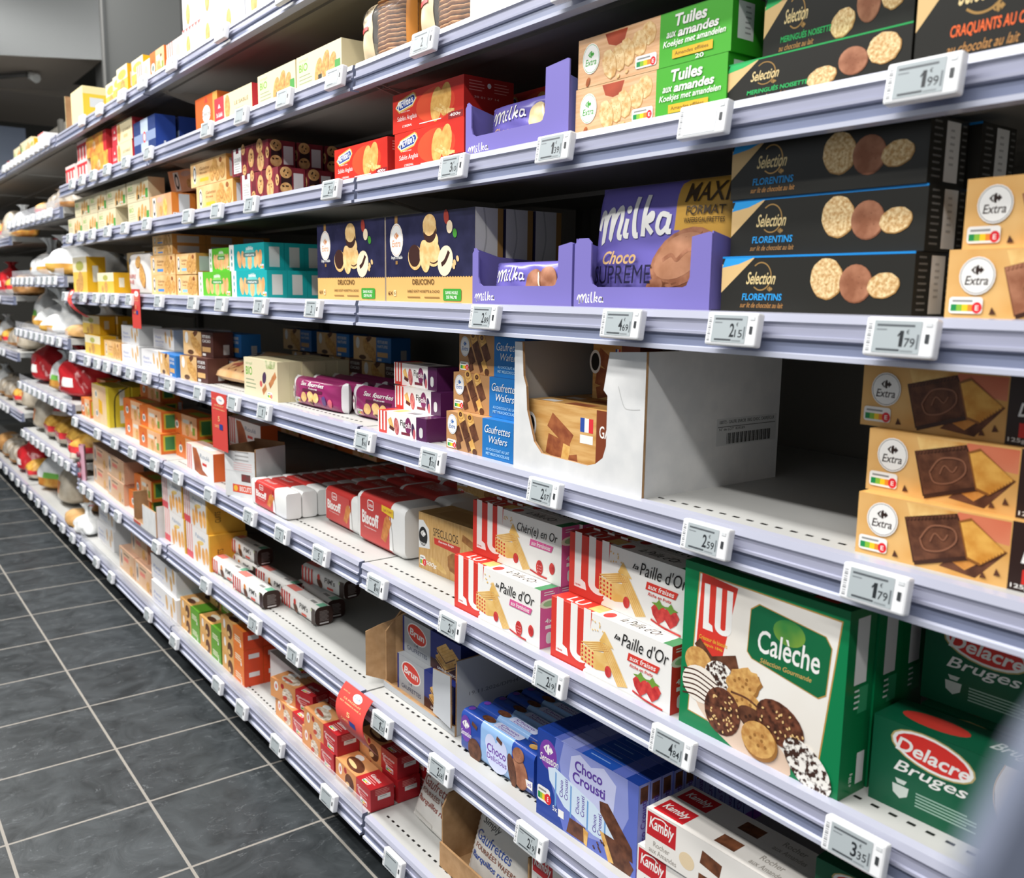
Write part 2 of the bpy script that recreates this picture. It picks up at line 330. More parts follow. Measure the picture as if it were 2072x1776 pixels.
def tray(key,w,d,h,notch):
    # shelf-ready tray: bottom, back, two sides, a front with a wide cut-out
    def fn():
        root=empty('display_tray'); th=.0022; mb=MB(); IN=m('#8d7a62',.8)
        mb.box(0,0,0,w,d,th,LIL,t=IN); mb.box(0,d-th,0,w,d,h*.78,LIL,f=IN)
        X,Y,Z=Vector((1,0,0)),Vector((0,1,0)),Vector((0,0,1))
        mb.prism([(0,0),(d,0),(d,h*.8),(d*.3,h*.86),(0,h)],Vector((w,0,0)),Y,Z,th,LIL); mb.prism([(0,0),(d,0),(d,h),(d*.7,h*.86),(0,h*.8)],Vector((0,d,0)),-Y,Z,th,LIL)
        mb.build('tray_body',root)
        a,b,c,e=notch; fb=MB(); r=.008
        pts=[(0,0),(w,0),(w,h*e),(w-.004,h*(e+.02)),(b,h*(e-.03))]+[(b-.001,c+.012),(b-.006,c+.002),(b-.012,c)]+[(a+.012,c),(a+.004,c+.004),(a,c+.014),(a,h*.93),(a-r,h),(r,h),(0,h-r)]
        fb.prism(pts,Vector((0,-th-.0004,0)),X,Z,th,LIL); f=Face(fb,(0,-th-.0004,0),(1,0,0),(0,0,1),w,h)
        milka(f,.03,.05,.22,.18); fb.build('front_panel',root)
        return root
    DEF[key]=(fn,'display tray')
tray('tall_lilac_tray',.244,.19,.093,(.034,.213,.028,.97)); tray('low_lilac_tray',.244,.16,.088,(.016,.214,.029,.99)); tray('white_choc_tray',.251,.16,.083,(.016,.2,.03,1.25))
def a_maxi(f):
    milka(f,.06,.5,.58,.38); f.T('MAXI',.71,.8,.25,.15,m('#3b2a12'),.08,.01); f.T('FORMAT',.73,.7,.22,.07,m('#3b2a12')); f.T('WAFERS/GAUFRETTES',.72,.64,.23,.04,m('#3b2a12'))
    f.E(.72,.38,.33,.2,MILKC,25); f.E(.71,.39,.27,.155,tex('#bd8767','#a06c4c',30,name='milk_biscuit_print'),25); f.S([(.6,.36),(.66,.4),(.7,.36),(.76,.43),(.82,.44)],.03,MILKC)
    for k in range(5): f.S([(.8+k*.012,.5-.02*k),(.9+k*.014,.22-.01*k)],.022,m('#f0e2c0') if k%2 else m('#7a4a30'))
    f.E(.55,.16,.1,.06,MILKC,20); script(f,'Choco',.14,.34,.27,.11,m('#d8b07a'),.02); f.T('SUPREME',.05,.18,.48,.15,m('#1f1b3d'),.12,.0)
pillow('maxi_wafer_bag','wafer_bag','wafer bag',.246,.16,.05,lambda a,b:LILF if a<.67+.03*sin(b*5) else m('#cf9f45',.3),a_maxi,p=3.5)
def a_mk(white):
    def art(f):
        milka(f,.06,.45,.42,.4); c=tex('#e8d6a8','#d8c08c',30,name='white_chocolate_print') if white else MILKC
        f.E(.62,.45,.36,.33,c); f.E(.78,.48,.38,.36,c); f.S([(.66,.7),(.7,.4),(.74,.15)],.05,m('#f0e2c0')); f.S([(.68,.7),(.72,.4),(.76,.15)],.025,m('#6d3c28')); script(f,'Choco',.1,.15,.24,.2,m('#d8b07a'),.01)
    return art
pillow('lilac_wafer_pack','wafer_pack','wafer pack',.17,.05,.03,lambda a,b:LILF,a_mk(False),p=4,crimp=.006)
pillow('white_chocolate_wafer_pack','wafer_pack','wafer pack',.215,.06,.03,lambda a,b:LILF,a_mk(True),p=4,crimp=.006)
def a_deli(f,r,t):
    NAV=tex('#23233f','#2d2d4d',24,.25,name='navy_foil'); f.R(0,.295,1,1,NAV); f.R(0,0,1,.295,m('#dfb26c',.3))
    for i in range(36): f.Pg([(i/36,.3),((i+1)/36,.3),((i+.5)/36,.285)],NAV)
    f.R(.115,.85,.15,1,m('#9a7440',.35)); badge(f,.135,.72,.155,m('#d08a58'),ov=1.25); f.T('Inspi. d’Italie',.07,.49,.14,.05,WH,.2); f.R(.125,.44,.15,.48,m('#9a7440',.35))
    B=tex('#f0cf94','#dcae6c',60,name='sandwich_biscuit_print'); CB=m('#3a1d18')
    def bis(x,y,a,b,ro=0): f.E(x,y,a,b,B,ro)
    for y,x in ((.68,.535),(.56,.555)):
        f.E(x+.02,y-.06,.14,.1,B); f.E(x+.02,y-.03,.135,.1,CB); f.E(x+.015,y,.14,.115,B)
    f.E(.53,.8,.14,.13,B); f.E(.53,.775,.135,.11,CB); f.E(.525,.86,.14,.12,B)
    f.E(.36,.51,.155,.14,B,-20); f.E(.355,.53,.135,.125,CB,-20); f.E(.475,.52,.11,.185,B,12)
    f.E(.7,.46,.15,.17,m('#f2dfbf'),-30); f.S([(.66,.42),(.7,.46),(.74,.56)],.05,CB)
    f.E(.71,.93,.05,.08,m('#a23a2e'),10); f.E(.745,.82,.06,.07,m('#ecd8b8')); f.E(.8,.75,.04,.05,m('#3f8a2e'),20)
    for q in ((.8,.44),(.83,.48),(.79,.4)): f.E(*q,.025,.035,m('#e0bc84'),30)
    DK=m('#5d3c1c'); f.T('DELICCINO',.33,.205,.25,.062,DK,0,.012); f.T('SABLÉ GOÛT NOISETTE & CACAO',.27,.115,.37,.035,DK); f.R(.27,.055,.42,.068,m('#9a7440')); f.R(.47,.055,.64,.068,m('#9a7440'))
    f.T('6X',.03,.08,.06,.045,DK); f.R(.1,.07,.13,.14,m('#ecd2a0')); f.T('6',.105,.085,.02,.04,DK)
    f.RR(.68,.03,.87,.16,m('#3f9a35'),.15); f.T('SANS HUILE',.705,.1,.13,.035,WH); f.T('DE PALME',.715,.05,.11,.035,WH)
    r.R(0,0,1,1,m('#c9c7c4',.3)); r.S([(.3,0),(.25,.4),(.4,.7),(.3,1)],.02,m('#a9a8a6')); r.R(.8,0,1,1,m('#9a7440',.35))
carton('hazelnut_sandwich_pack','biscuit_pack','biscuit pack',.29,.055,.153,m('#dfb26c',.3),a_deli,bevel=.004)
def a_bn(cm,ringc):
    def art(f,r,t):
        f.R(0,0,.14,1,WH); f.R(.14,0,1,1,cm)
        for q in (.25,.5,.75): f.E(.07,q,.07,.1,ringc,0,6)
        B=tex('#ecb983','#d79a62',40,name='shortbread_print'); f.E(.6,.45,.62,.4,tex('#7fd0cc' if cm is TEAL else '#9fd67c','#58bdb8' if cm is TEAL else '#7cc453',6,name='pale_glow_print'))
        for x in (.3,.42,.78,.88): f.E(x,.42,.2,.34,B,20 if x<.5 else -20)
        f.E(.6,.34,.22,.3,B); f.RR(.42,.5,.78,.66,m('#5d7f78') if cm is TEAL else m('#4d9a4a'),.4); f.T('sablés',.5,.76,.2,.14,WH,0,.02); f.T('nature',.48,.54,.24,.08,WH)
        nutri(f,.88,.06,.1,.16)
        r.R(0,0,1,1,cm); r.R(.24,.12,.76,.85,m('#cfd0ce'))
    return art
TEAL=m('#17a3a6'); GRB=m('#5cb52f')
carton('teal_shortbread_box','biscuit_box','biscuit box',.234,.05,.065,TEAL,a_bn(TEAL,m('#1f8f98')))
carton('green_shortbread_box','biscuit_box','biscuit box',.25,.05,.065,GRB,a_bn(GRB,m('#4aa03c')))
carton('short_green_shortbread_box','biscuit_box','biscuit box',.155,.045,.06,GRB,a_bn(GRB,m('#4aa03c')))
def a_gold(tagc,dark=False,x0=.0):
    def art(f,r,t):
        f.R(0,0,1,1,tex('#efcb95','#e0ae70',12,name='golden_background_print')); f.E(.12,.5,.2,.38,WH); f.E(.12,.5,.17,.3,BLK); f.E(.12,.52,.11,.2,WH)
        f.T('Galettes',.27,.62,.28,.13,m('#8a5a2a'),.2); f.T('fines',.27,.46,.2,.1,m('#8a5a2a')); f.R(.27,.16,.52,.3,tagc)
        for x,y in ((.62,.4),(.76,.35),(.9,.42),(.7,.65)): f.E(x,y,.3,.3,CK,0)
        f.E(.86,.82,.16,.1,tex('#a5602f','#7d421c',60,name='caramel_print'))
        r.R(0,0,1,1,m('#d99a50')); r.R(.15,.15,.8,.85,m('#d2d2d4'))
    return art
carton('golden_biscuit_box','biscuit_box','biscuit box',.25,.06,.06,m('#dda862'),a_gold(m('#4d8fd0')))
carton('narrow_golden_biscuit_box','biscuit_box','biscuit box',.178,.06,.058,m('#dda862'),a_gold(m('#8cc4e8')))
carton('flat_golden_box','biscuit_box','biscuit box',.2,.1,.029,m('#c98a48'),a_gold(m('#4d8fd0')))
carton('honey_biscuit_box','biscuit_box','biscuit box',.277,.06,.064,m('#e0b06a'),a_gold(m('#e6b83c')))
def a_orangebox(f,r,t):
    f.R(0,0,1,1,tex('#e8b591','#d99a6c',10,name='peach_print')); f.R(.12,.08,.26,.92,WH); f.E(.19,.5,.16,.36,BLK); f.E(.19,.5,.1,.22,WH)
    f.E(.7,.45,.3,.36,tex('#ecc070','#d79a40',40,name='honey_print')); f.E(.5,.35,.2,.2,CK); f.E(.45,.8,.4,.12,m('#c9a79a')); r.R(0,0,1,1,m('#d27a30')); r.R(.3,.2,.75,.95,m('#d0d2d6')); r.R(.05,.02,.9,.18,WH)
    for k in range(8): r.R(.1+.1*k,.04,.14+.1*k,.16,m('#3a3a3c'))
carton('orange_sided_box','biscuit_box','biscuit box',.216,.07,.07,dict(m=m('#d27a30')),a_orangebox)
def a_bio(nm):
    def art(f,r,t):
        f.R(0,0,1,1,m('#dcd0ae')); f.T('BIO',.06,.55,.2,.22,m('#6aa83a'),0,.02); f.T('simpl',.06,.8,.2,.1,m('#9aae7a')); f.lines(.06,.42,.3,3,.1,m('#8f9a78'),.3)
        if nm=='fig':
            f.Pg([(.62,1),(.95,1),(.92,.82),(.7,.78)],tex('#6f8a3a','#d9d3b0',60,name='leaf_print')); f.E(.62,.55,.16,.12,m('#4a3350'),60); f.E(.52,.38,.09,.08,m('#c9605a'))
            for q in ((.9,.6),(.62,.25),(.82,.45)): f.Q(*q,.3,.16,tex('#c98a5a','#a8683a',50,name='fig_bar_print'),35)
        else:
            for x,y in ((.5,.4),(.66,.52),(.8,.4)): f.E(x,y,.2,.36,CK,-25)
            f.R(.86,.08,.97,.5,m('#4f9a4a')); f.R(.5,.1,.58,.3,m('#3a3a30'))
        nutri(f,.7,.05,.14,.16); r.R(0,0,1,1,m('#d3c7a2'))
    return art
carton('fig_bar_box','biscuit_box','biscuit box',.214,.03,.095,m('#d3c7a2'),a_bio('fig')); carton('pale_cookie_box','biscuit_box','biscuit box',.21,.06,.072,m('#e0cfa0'),a_bio('c')); carton('beige_cookie_box','biscuit_box','biscuit box',.25,.05,.067,m('#d5bf92'),a_bio('c'))
def a_tartan(f,r,t):
    MA=tex('#7c2430','#5f1a26',24,name='maroon_print'); f.R(0,0,1,1,MA)
    for k in range(7): f.R(k/7,0,k/7+.03,1,m('#8f2f3a'))
    f.R(.05,.1,.27,1,WH); f.R(.12,.82,.2,1,m('#6d2030')); f.T('COOKIES',.07,.52,.18,.14,m('#6d6d6d')); f.lines(.08,.42,.16,4,.09,m('#9a9a98'))
    CO=tex('#dcb07a','#b8864e',90,name='chip_cookie_print')
    for x,y,a,b in ((.33,.9,.18,.2),(.36,.15,.2,.2),(.55,.52,.28,.34),(.78,.85,.3,.26),(.8,.3,.32,.34),(.98,.55,.15,.2)):
        f.E(x,y,a,b,CO)
        for i in range(5): f.E(x+random.uniform(-.4,.4)*a*f.h/f.w,y+random.uniform(-.5,.5)*b,.03,.03,m('#3a1d14'))
    r.R(0,0,1,1,MA); r.R(.1,.3,.5,.7,m('#2a1418'))
    for y in (.28,.82):
        r.E(.28,y,.22,.2,CO)
        for i in range(4): r.E(.28+random.uniform(-.12,.12),y+random.uniform(-.1,.1),.03,.03,m('#2a140e'))
    r.R(.56,.18,.92,.82,m('#cfc8cc'))
carton('maroon_cookie_box','biscuit_box','biscuit box',.232,.065,.064,m('#6d2030'),a_tartan)
def a_mcv(f,r,t):
    R_=tex('#d3392b','#c52a22',5,.3,name='red_print'); f.R(0,0,1,1,R_); f.E(.62,.5,.9,.42,tex('#de5a36','#d3402c',6,.3,name='warm_red_print'))
    f.Pg([(.04,.66),(.09,.53),(.1,.5),(.3,.6),(.36,.78),(.34,.9),(.31,.95),(.1,.82)],m('#e0b45a')); f.Pg([(.05,.66),(.1,.55),(.3,.64),(.345,.78),(.33,.87),(.31,.91),(.1,.79)],WH); f.Pg([(.06,.66),(.105,.575),(.295,.66),(.335,.78),(.325,.85),(.305,.88),(.105,.765)],m('#23408f'))
    f.T("McVitie's",.085,.6,.225,.2,WH,.1,.025,rot=8); f.T('SINCE 1830',.13,.5,.13,.03,WH); f.T('Sablés Anglais',.07,.26,.29,.16,WH,.12,.0); f.T("L'ORIGINAL",.15,.12,.14,.06,WH)
    SB=tex('#e2b666','#c89244',70,name='wholemeal_print'); f.E(.76,.55,.26,.4,SB,-12); f.E(.64,.48,.27,.42,SB,-12)
    f.S([(.6,.42),(.7,.3),(.84,.2)],.09,tex('#eccb88','#d0a050',120,name='wheat_ear_print')); f.S([(.68,.45),(.78,.3),(.88,.24)],.07,tex('#eccb88','#d0a050',120,name='wheat_ear_print'))
    f.R(.8,.04,.99,.2,m('#8f1a1e')); f.T('400g',.82,.07,.14,.1,WH,0,.02); f.lines(.4,.1,.36,1,.08,WH,.3)
    D=m('#a82420'); r.R(0,0,1,1,D); r.lines(.1,.88,.3,4,.07,m('#d88a80'),.3); r.E(.5,.82,.06,.06,WH); r.lines(.6,.88,.3,4,.07,m('#d88a80'),.3); r.T('30 01 27 14',.2,.5,.5,.05,m('#d8a89c')); r.T('400g',.6,.15,.22,.08,WH)
carton('red_shortbread_box','biscuit_box','biscuit box',.222,.1,.066,m('#c52a22'),a_mcv)
def a_paille(straw,title):
    bc=m('#d3382c') if straw else m('#d65a94')
    def art(f,r,t):
        f.R(0,0,1,1,WH); f.Pg([(0,0),(.3,0),(.345,.3),(.37,1),(0,1)],m('#d3382c')); LU(f,.05,.13,.31,.9,WH); f.T('1846',.06,.16,.05,.03,RED)
        f.Pg([(.02,.01),(.29,.01),(.33,.1),(.02,.1)],m('#d3382c'))
        w=tex('#eccb86','#dcae5c',30,name='straw_wafer_print'); e=m('#c8863c')
        for k in range(4):
            f.Pg([(.28,.18+k*.07),(.42,.14+k*.07),(.53,.2+k*.07),(.52,.26+k*.07),(.4,.22+k*.07),(.28,.24+k*.07)],w)
            for i in range(4): f.E(.295+i*.03,.2+k*.07-i*.012,.02,.02,RED)
        f.Pg([(.28,.48),(.46,.62),(.53,.52),(.4,.42)],w); f.Pg([(.44,.62),(.48,.8),(.56,.58)],w)
        f.Pg([(.44,.6),(.53,.6),(.68,.1),(.6,.04)],w)
        for i in range(5):
            t_=i/5; f.S([(.445+.018*i,.6),(.6+.016*i,.05+.012*i)],.006,e); f.S([(.29+.025*i,.47-.011*i),(.46+.016*i,.6-.02*i)],.006,e)
        for i in range(9): f.E(.42+random.uniform(-.05,.05),.82+random.uniform(-.08,.08),.012,.015,tex('#eccb86','#dcae5c',30,name='straw_wafer_print'))
        if straw:
            f.T('la',.56,.76,.05,.08,BLK,.3); f.T("Paille d'Or",.62,.7,.36,.2,BLK,.28,.0)
        elif title: f.T(title,.53,.66,.43,.2,BLK,.25,.0)
        else: f.T('la',.51,.74,.04,.07,BLK,.3); f.T("Paille d'Or",.56,.68,.38,.19,BLK,.28,.0)
        f.Pg([(.67,.52),(.9,.52),(.92,.63),(.68,.64)],bc); f.T('aux fraises' if straw else 'aux framboises',.69,.54,.2,.08,WH,.25)
        if straw: f.T('Riche en fruits',.69,.44,.18,.05,RED,.3)
        B=tex('#d8463f','#b3242a',90,name='berry_print'); f.E(.52,.2,.07,.09,B)
        if straw:
            for x in (.78,.87): f.Pg([(x-.06,.28),(x-.045,.18),(x,.07),(x+.045,.16),(x+.065,.27),(x+.035,.36),(x-.03,.36)],B); f.Pg([(x-.06,.36),(x-.02,.33),(x,.28),(x+.02,.33),(x+.055,.36),(x+.02,.38),(x,.44),(x-.02,.38)],m('#6f9a3a'))
            f.S([(.72,.1),(.82,.05),(.95,.03)],.03,B)
        else:
            f.E(.78,.19,.09,.13,B); f.E(.91,.25,.07,.1,B); [f.E(.78+.016*(i%3-1),.12+.05*(i//3),.012,.012,m('#e8a0a0'),0,6) for i in range(9)]; f.S([(.68,.1),(.78,.06),(.86,.05)],.03,B)
        r.R(0,0,1,1,bc); r.E(.5,.75,.2,.08,m('#e8e4cc')); r.E(.5,.75,.13,.05,m('#9ac08a')); r.T('4x',.28,.42,.42,.08,WH); r.R(.3,.32,.75,.38,WH); r.RR(.35,.06,.7,.26,m('#d8d8d6'),.3); r.lines(.2,.94,.6,2,.04,WH)
        t.R(0,0,1,1,WH); t.Pg([(0,0),(.36,0),(.4,1),(0,1)],m('#d3382c')); t.T('LU',.1,.2,.14,.6,WH); t.R(.3,.2,.4,.9,w); t.E(.46,.4,.25,.3,B); t.T("la Paille d'Or",.55,.3,.3,.5,BLK,.3); t.R(.93,0,1,1,m('#3f8a58'))
    return art
carton('strawberry_wafer_box','wafer_box','wafer box',.243,.035,.093,WH,a_paille(True,None)); carton('raspberry_wafer_box','wafer_box','wafer box',.236,.035,.093,WH,a_paille(False,None)); carton('raspberry_gift_wafer_box','wafer_box','wafer box',.232,.035,.093,WH,a_paille(False,'Chéri(e) en Or'))
def a_cal(f,r,t):
    G=m('#0c6b3c',.3); G2=m('#0a7a48',.3); GO=m('#b98f4a'); f.R(0,0,1,1,G2); f.Pg([(.06,.1),(.88,.045),(.965,.94),(.1,.955)],GO); f.Pg([(.066,.106),(.873,.053),(.957,.932),(.107,.948)],tex('#efece6','#e4ddd2',5,name='cream_panel_print'))
    f.Pg([(.1,.52),(.27,.44),(.36,.93),(.12,.955)],m('#d3382c')); LU(f,.14,.63,.19,.27,WH); f.T('Créateur de biscuits',.12,.565,.19,.025,m('#e8b23c')); f.T('depuis 1846',.15,.53,.13,.022,m('#e8b23c'))
    P=[(.44,.6),(.47,.57),(.86,.5),(.9,.53),(.915,.78),(.88,.83),(.5,.88),(.45,.84)]
    f.Pg([(x+(x-.68)*.02,y+(y-.69)*.03) for x,y in P],GO); f.Pg(P,tex('#0c6b3c','#0a5a3a',4,name='green_plaque_print')); f.E(.68,.78,.1,.07,tex('#8aa83a','#2f7a3a',14,name='carriage_print')); f.T('Calèche',.5,.62,.36,.13,WH,.08,.012); f.T('Sélection Gourmande',.52,.565,.3,.028,m('#c8a05a'),.2)
    f.E(.42,.13,.36,.13,tex('#e4cdb8','#d3b49a',6,name='plate_print'),-18)
    SP=tex('#7a4630','#3a1d12',120,name='sprinkled_chocolate_print'); CO=tex('#f0ece4','#3c241a',170,name='coconut_chocolate_print',ramp=(.45,.55)); 
    f.Q(.2,.46,.06,.26,CHOC,50); f.Q(.31,.44,.19,.16,CHOC,20); f.E(.12,.42,.1,.09,CK); f.E(.27,.38,.11,.095,CO)
    f.E(.42,.41,.12,.08,CK,30,20,.1); f.E(.14,.29,.135,.11,m('#eee6da'))
    for k in range(6): f.S([(.02,.35-.03*k),(.12,.365-.03*k),(.26,.33-.03*k)],.009,m('#4a2a1c'))
    f.E(.45,.3,.14,.075,CK,-15); f.S([(.35,.33),(.46,.33),(.56,.29)],.012,CHOC); f.E(.5,.23,.11,.06,CHOC,-10); f.E(.3,.19,.13,.14,SP); f.E(.66,.27,.16,.115,SP,-20)
    for i in range(64):
        q0=random.uniform(0,6.3); q=random.random()**.5; c=(.3,.19,.11,.12) if i<36 else (.66,.27,.14,.1); f.E(c[0]+c[2]*q*cos(q0),c[1]+c[3]*q*sin(q0),.009,.006,m('#e3bd80'),i*40,8)
    f.E(.54,.13,.115,.1,CK); f.E(.83,.11,.17,.1,CO,-35)
    r.R(0,0,1,1,G); r.R(.3,.6,.75,.95,m('#d5d5d3')); r.R(.5,.44,.85,.58,m('#2f8a5c')); r.lines(.35,.56,.2,4,.03,m('#cfd8d0')); r.T('℮ 250 g',.5,.05,.3,.03,WH,rot=90); r.R(.62,.05,.9,.22,m('#cfcfcd'))
    t.R(0,0,1,1,G); t.R(.3,.3,.75,.8,m('#cfcfcd')); t.R(.77,.2,.9,.7,m('#c03a2c'))
carton('assorted_biscuit_box','biscuit_box','biscuit box',.229,.05,.213,m('#0c6b3c',.3),a_cal)
def a_del(f,r,t):
    G=tex('#0d5a3c','#0a4a33',4,.35,name='dark_green_print'); f.R(0,0,1,1,G); f.Pg([(.72,0),(1,0),(1,1),(.52,1),(.49,.75),(.5,.5),(.56,.25)],m('#d8cfc0')); f.S([(.52,1),(.49,.75),(.5,.5),(.56,.25),(.72,0)],.015,m('#b89a5a'))
    f.E(.25,.78,.47,.2,m('#b8a468'),-6); f.E(.25,.78,.45,.185,WH,-6); f.E(.25,.78,.41,.16,m('#d32f28'),-6); f.T('Delacre',.1,.7,.3,.16,WH,.2,.02,rot=-4); f.T('Bruges',.1,.42,.3,.17,WH,.3,.01)
    f.Pg([(.1,.3),(.17,.3),(.165,.2),(.135,.15),(.105,.2)],m('#c9d2ca')); f.Pg([(.11,.37),(.16,.37),(.15,.32),(.12,.32)],m('#c9d2ca')); f.lines(.2,.28,.24,5,.035,m('#9ab8a8'),.4)
    for q,a in (((.66,.3),10),((.75,.15),-60),((.85,.4),30)): f.Q(*q,.6,.13,CK,a)
    t.R(0,0,1,1,G); t.E(.2,.5,.6,.25,m('#c0382e')); t.T('Bruges',.42,.3,.2,.4,m('#c9d2ca'),.3); r.R(0,0,1,1,G); r.R(.3,.5,.8,.7,m('#6f8a7c'))
carton('dark_green_biscuit_box','biscuit_box','biscuit box',.26,.06,.096,m('#0d5a3c'),a_del)
def a_spec(f,r,t):
    K=tex('#cda66c','#bd9254',30,.4,name='kraft_film_print',stretch=(6,1,1)); f.R(0,0,1,1,K); f.T('SPECULOOS',.26,.66,.42,.14,BLK,0,.0); f.Pg([(.28,.52),(.7,.48),(.72,.62),(.27,.63)],m('#c8372c')); f.T('Recette Belge',.35,.56,.26,.05,WH,.2)
    f.Pg([(.0,.85),(.08,.87),(.18,.74),(.2,.4),(0,.36)],m('#dcdcda')); f.E(.08,.58,.13,.17,BLK); arrows(f,.08,.63,.08,WH); f.T('Original',.01,.42,.15,.06,WH,.3)
    S_=tex('#a5713c','#85552a',60,name='speculoos_print'); f.E(.62,.3,.2,.18,S_,0,14,.08); f.E(.35,.16,.25,.06,tex('#dcb978','#c49c58',60,name='wheat_sheaf_print'),-20); f.Q(.85,.75,.35,.12,S_,-15); f.T('500g',.12,.08,.2,.09,WH,.2); nutri(f,.02,.06,.1,.18)
    t.R(0,0,1,1,K); t.R(.2,.2,.8,.8,m('#b58a52')); r.R(0,0,1,1,K)
carton('kraft_speculoos_pack','biscuit_pack','biscuit pack',.19,.08,.113,tex('#cda66c','#bd9254',30,.4,name='kraft_film_print',stretch=(6,1,1)),a_spec,bevel=.006)
def biscoff(key,w,d,h,yellow,a,b):
    def fn():
        mb=MB(); R_=m('#c23a36',.35); f=None; c=min(d,h)*.17
        def prof(s): # rounded rectangle section y,z
            y0,y1,z0,z1=0,d,0,h; L=[]
            for cy,cz,q in ((y0+c,z0+c,180),(y1-c,z0+c,270),(y1-c,z1-c,0),(y0+c,z1-c,90)):
                for k in range(4): L.append((cy+c*cos(radians(q+k*30)),cz+c*sin(radians(q+k*30))))
            n=len(L); k=int(s*n)%n; return L[k]
        wr=random.Random(int(w*1e4))
        def fn_(s,t):
            y,z=prof(s); e=min(t,1-t); k=1 if e>.05 else .93+.07*min(1,e/.05); x=t*w
            if 0<e<.06: x+=0
            return (x,d/2+(y-d/2)*k,h/2+(z-h/2)*k)
        WF=m('#e6e6e4',.38)
        mb.grid(fn_,16,20,lambda s,t: R_ if a<t<b else WF,closed=True,smooth=True)
        for t_ in (0,1):
            L=[fn_(k/16,t_) for k in range(16)]; mb.poly(L if t_ else L[::-1],WF)
        f=Face(mb,(0,-.0009,0),(1,0,0),(0,0,1),w,h); x0=a; q=b-a
        f.R(x0,.1,b-.02,.9,R_); f.Pg([(b-.02,.1),(b+.05,.1),(b+.03,.45),(b-.02,.75)],WF)
        f.T('Biscoff',x0+q*.06,.4,q*.56,.26,WH,0,.035); f.RR(x0+q*.25,.7,x0+q*.46,.9,WH,.3); f.RR(x0+q*.265,.72,x0+q*.445,.88,R_,.3); f.T('Lotus',x0+q*.28,.76,q*.15,.08,WH,.2); f.T('The Original Speculoos',x0+q*.14,.32,q*.4,.035,WH)
        f.Pg([(b-.2,.25),(b-.1,.2),(b+.02,.62),(b-.06,.74),(b-.12,.66)],tex('#d9904c','#bd6f2f',60,name='speculoos_biscuit_print'))
        if yellow: f.Pg([(b-.18,.78),(b+.06,.72),(b+.06,.88),(b-.18,.9)],m('#e8c02c')); f.T('SUMO FORMAT',b-.15,.79,.19,.05,m('#b5562a'))
        t=Face(mb,(0,0,h+.0003),(1,0,0),(0,1,0),w,d); t.T('Biscoff',x0+q*.2,.35,q*.5,.3,m('#dcaeaa'))
        return mb.build('biscuit_pack')
    DEF[key]=(fn,'biscuit pack')
biscoff('large_red_pack',.21,.095,.111,True,.1,.75); biscoff('medium_red_pack',.185,.075,.084,False,.06,.78); biscoff('small_red_pack',.228,.04,.066,False,.13,.68)
def a_gauf(f,r,t):
    B=tex('#bb8c5e','#ab7a4c',5,name='tan_print'); f.R(0,0,.56,1,B); f.R(.56,0,1,1,tex('#1f78c0','#1765a8',4,name='blue_print'))
    for x,y,a in ((.18,.55,-25),(.34,.4,-25),(.42,.68,-30),(.28,.72,-25)): f.Q(x,y-.03,.27,.62,CHOC,28); f.Q(x-.035,y+.17,.27,.2,WAF,28); f.E(x-.05,y+.26,.135,.11,WAF); f.E(x-.05,y+.26,.075,.06,m('#4a2a18')); f.E(x-.05,y+.26,.04,.03,m('#8a5a38'))
    f.Q(.42,.2,.2,.36,WAF,30); f.E(.45,.08,.1,.09,m('#5a3520')); f.Q(.2,.16,.2,.2,CHOC,20)
    badge(f,.1,.68,.22,m('#2660a8'),ov=1.2); nutri(f,.02,.06,.14,.22); f.T('Gaufrettes',.6,.66,.36,.2,WH,.25,.0); f.T('Wafers',.66,.42,.26,.18,WH,.25,.0); f.T('AU CHOCOLAT AU LAIT',.62,.22,.33,.07,m('#a8d4f0')); f.T('MET MELKCHOCOLADE',.62,.11,.33,.07,m('#a8d4f0'))
    t.R(0,0,.56,1,B); t.R(.56,0,1,1,NV); r.R(0,0,1,1,m('#1a66ac'))
carton('chocolate_wafer_roll_box','wafer_box','wafer box',.188,.05,.064,m('#b58656'),a_gauf)
def a_fig(f,r,t):
    PU=m('#4f1e4a',.3); f.R(0,0,.8,1,WH); f.R(.8,0,1,1,PU); f.R(0,0,.2,1,WH)
    for x in (.02,.09,.16): f.R(x,0,x+.035,1,m('#cf3a30'))
    f.R(.02,.0,.17,.14,m('#cf3a30'))
    f.Q(.28,.5,.3,.5,WAF,30); f.Q(.3,.3,.4,.16,m('#5a2a22'),-15); f.E(.4,.42,.2,.38,m('#b5515a'),10); f.E(.4,.42,.15,.3,tex('#d98a80','#b04a50',90,name='fig_print')); f.T('Fig',.48,.42,.1,.34,BLK); f.E(.64,.55,.24,.36,m('#7a2a5a')); f.T('olu',.585,.45,.12,.24,WH); f.R(.5,.12,.68,.24,m('#7a2a3a')); f.E(.74,.4,.13,.3,m('#42264a'),10); f.E(.76,.25,.1,.22,m('#c06068')); f.RR(.86,.15,.93,.6,m('#cfcfcd'),.3)
    t.R(0,0,.8,1,m('#e6e4e0')); t.R(.8,0,1,1,PU); t.R(0,0,.15,1,m('#cf3a30')); t.R(.2,.2,.35,.8,WAF); t.R(.45,.3,.65,.7,m('#7a7a80')); r.R(0,0,1,1,m('#5d2558',.25))
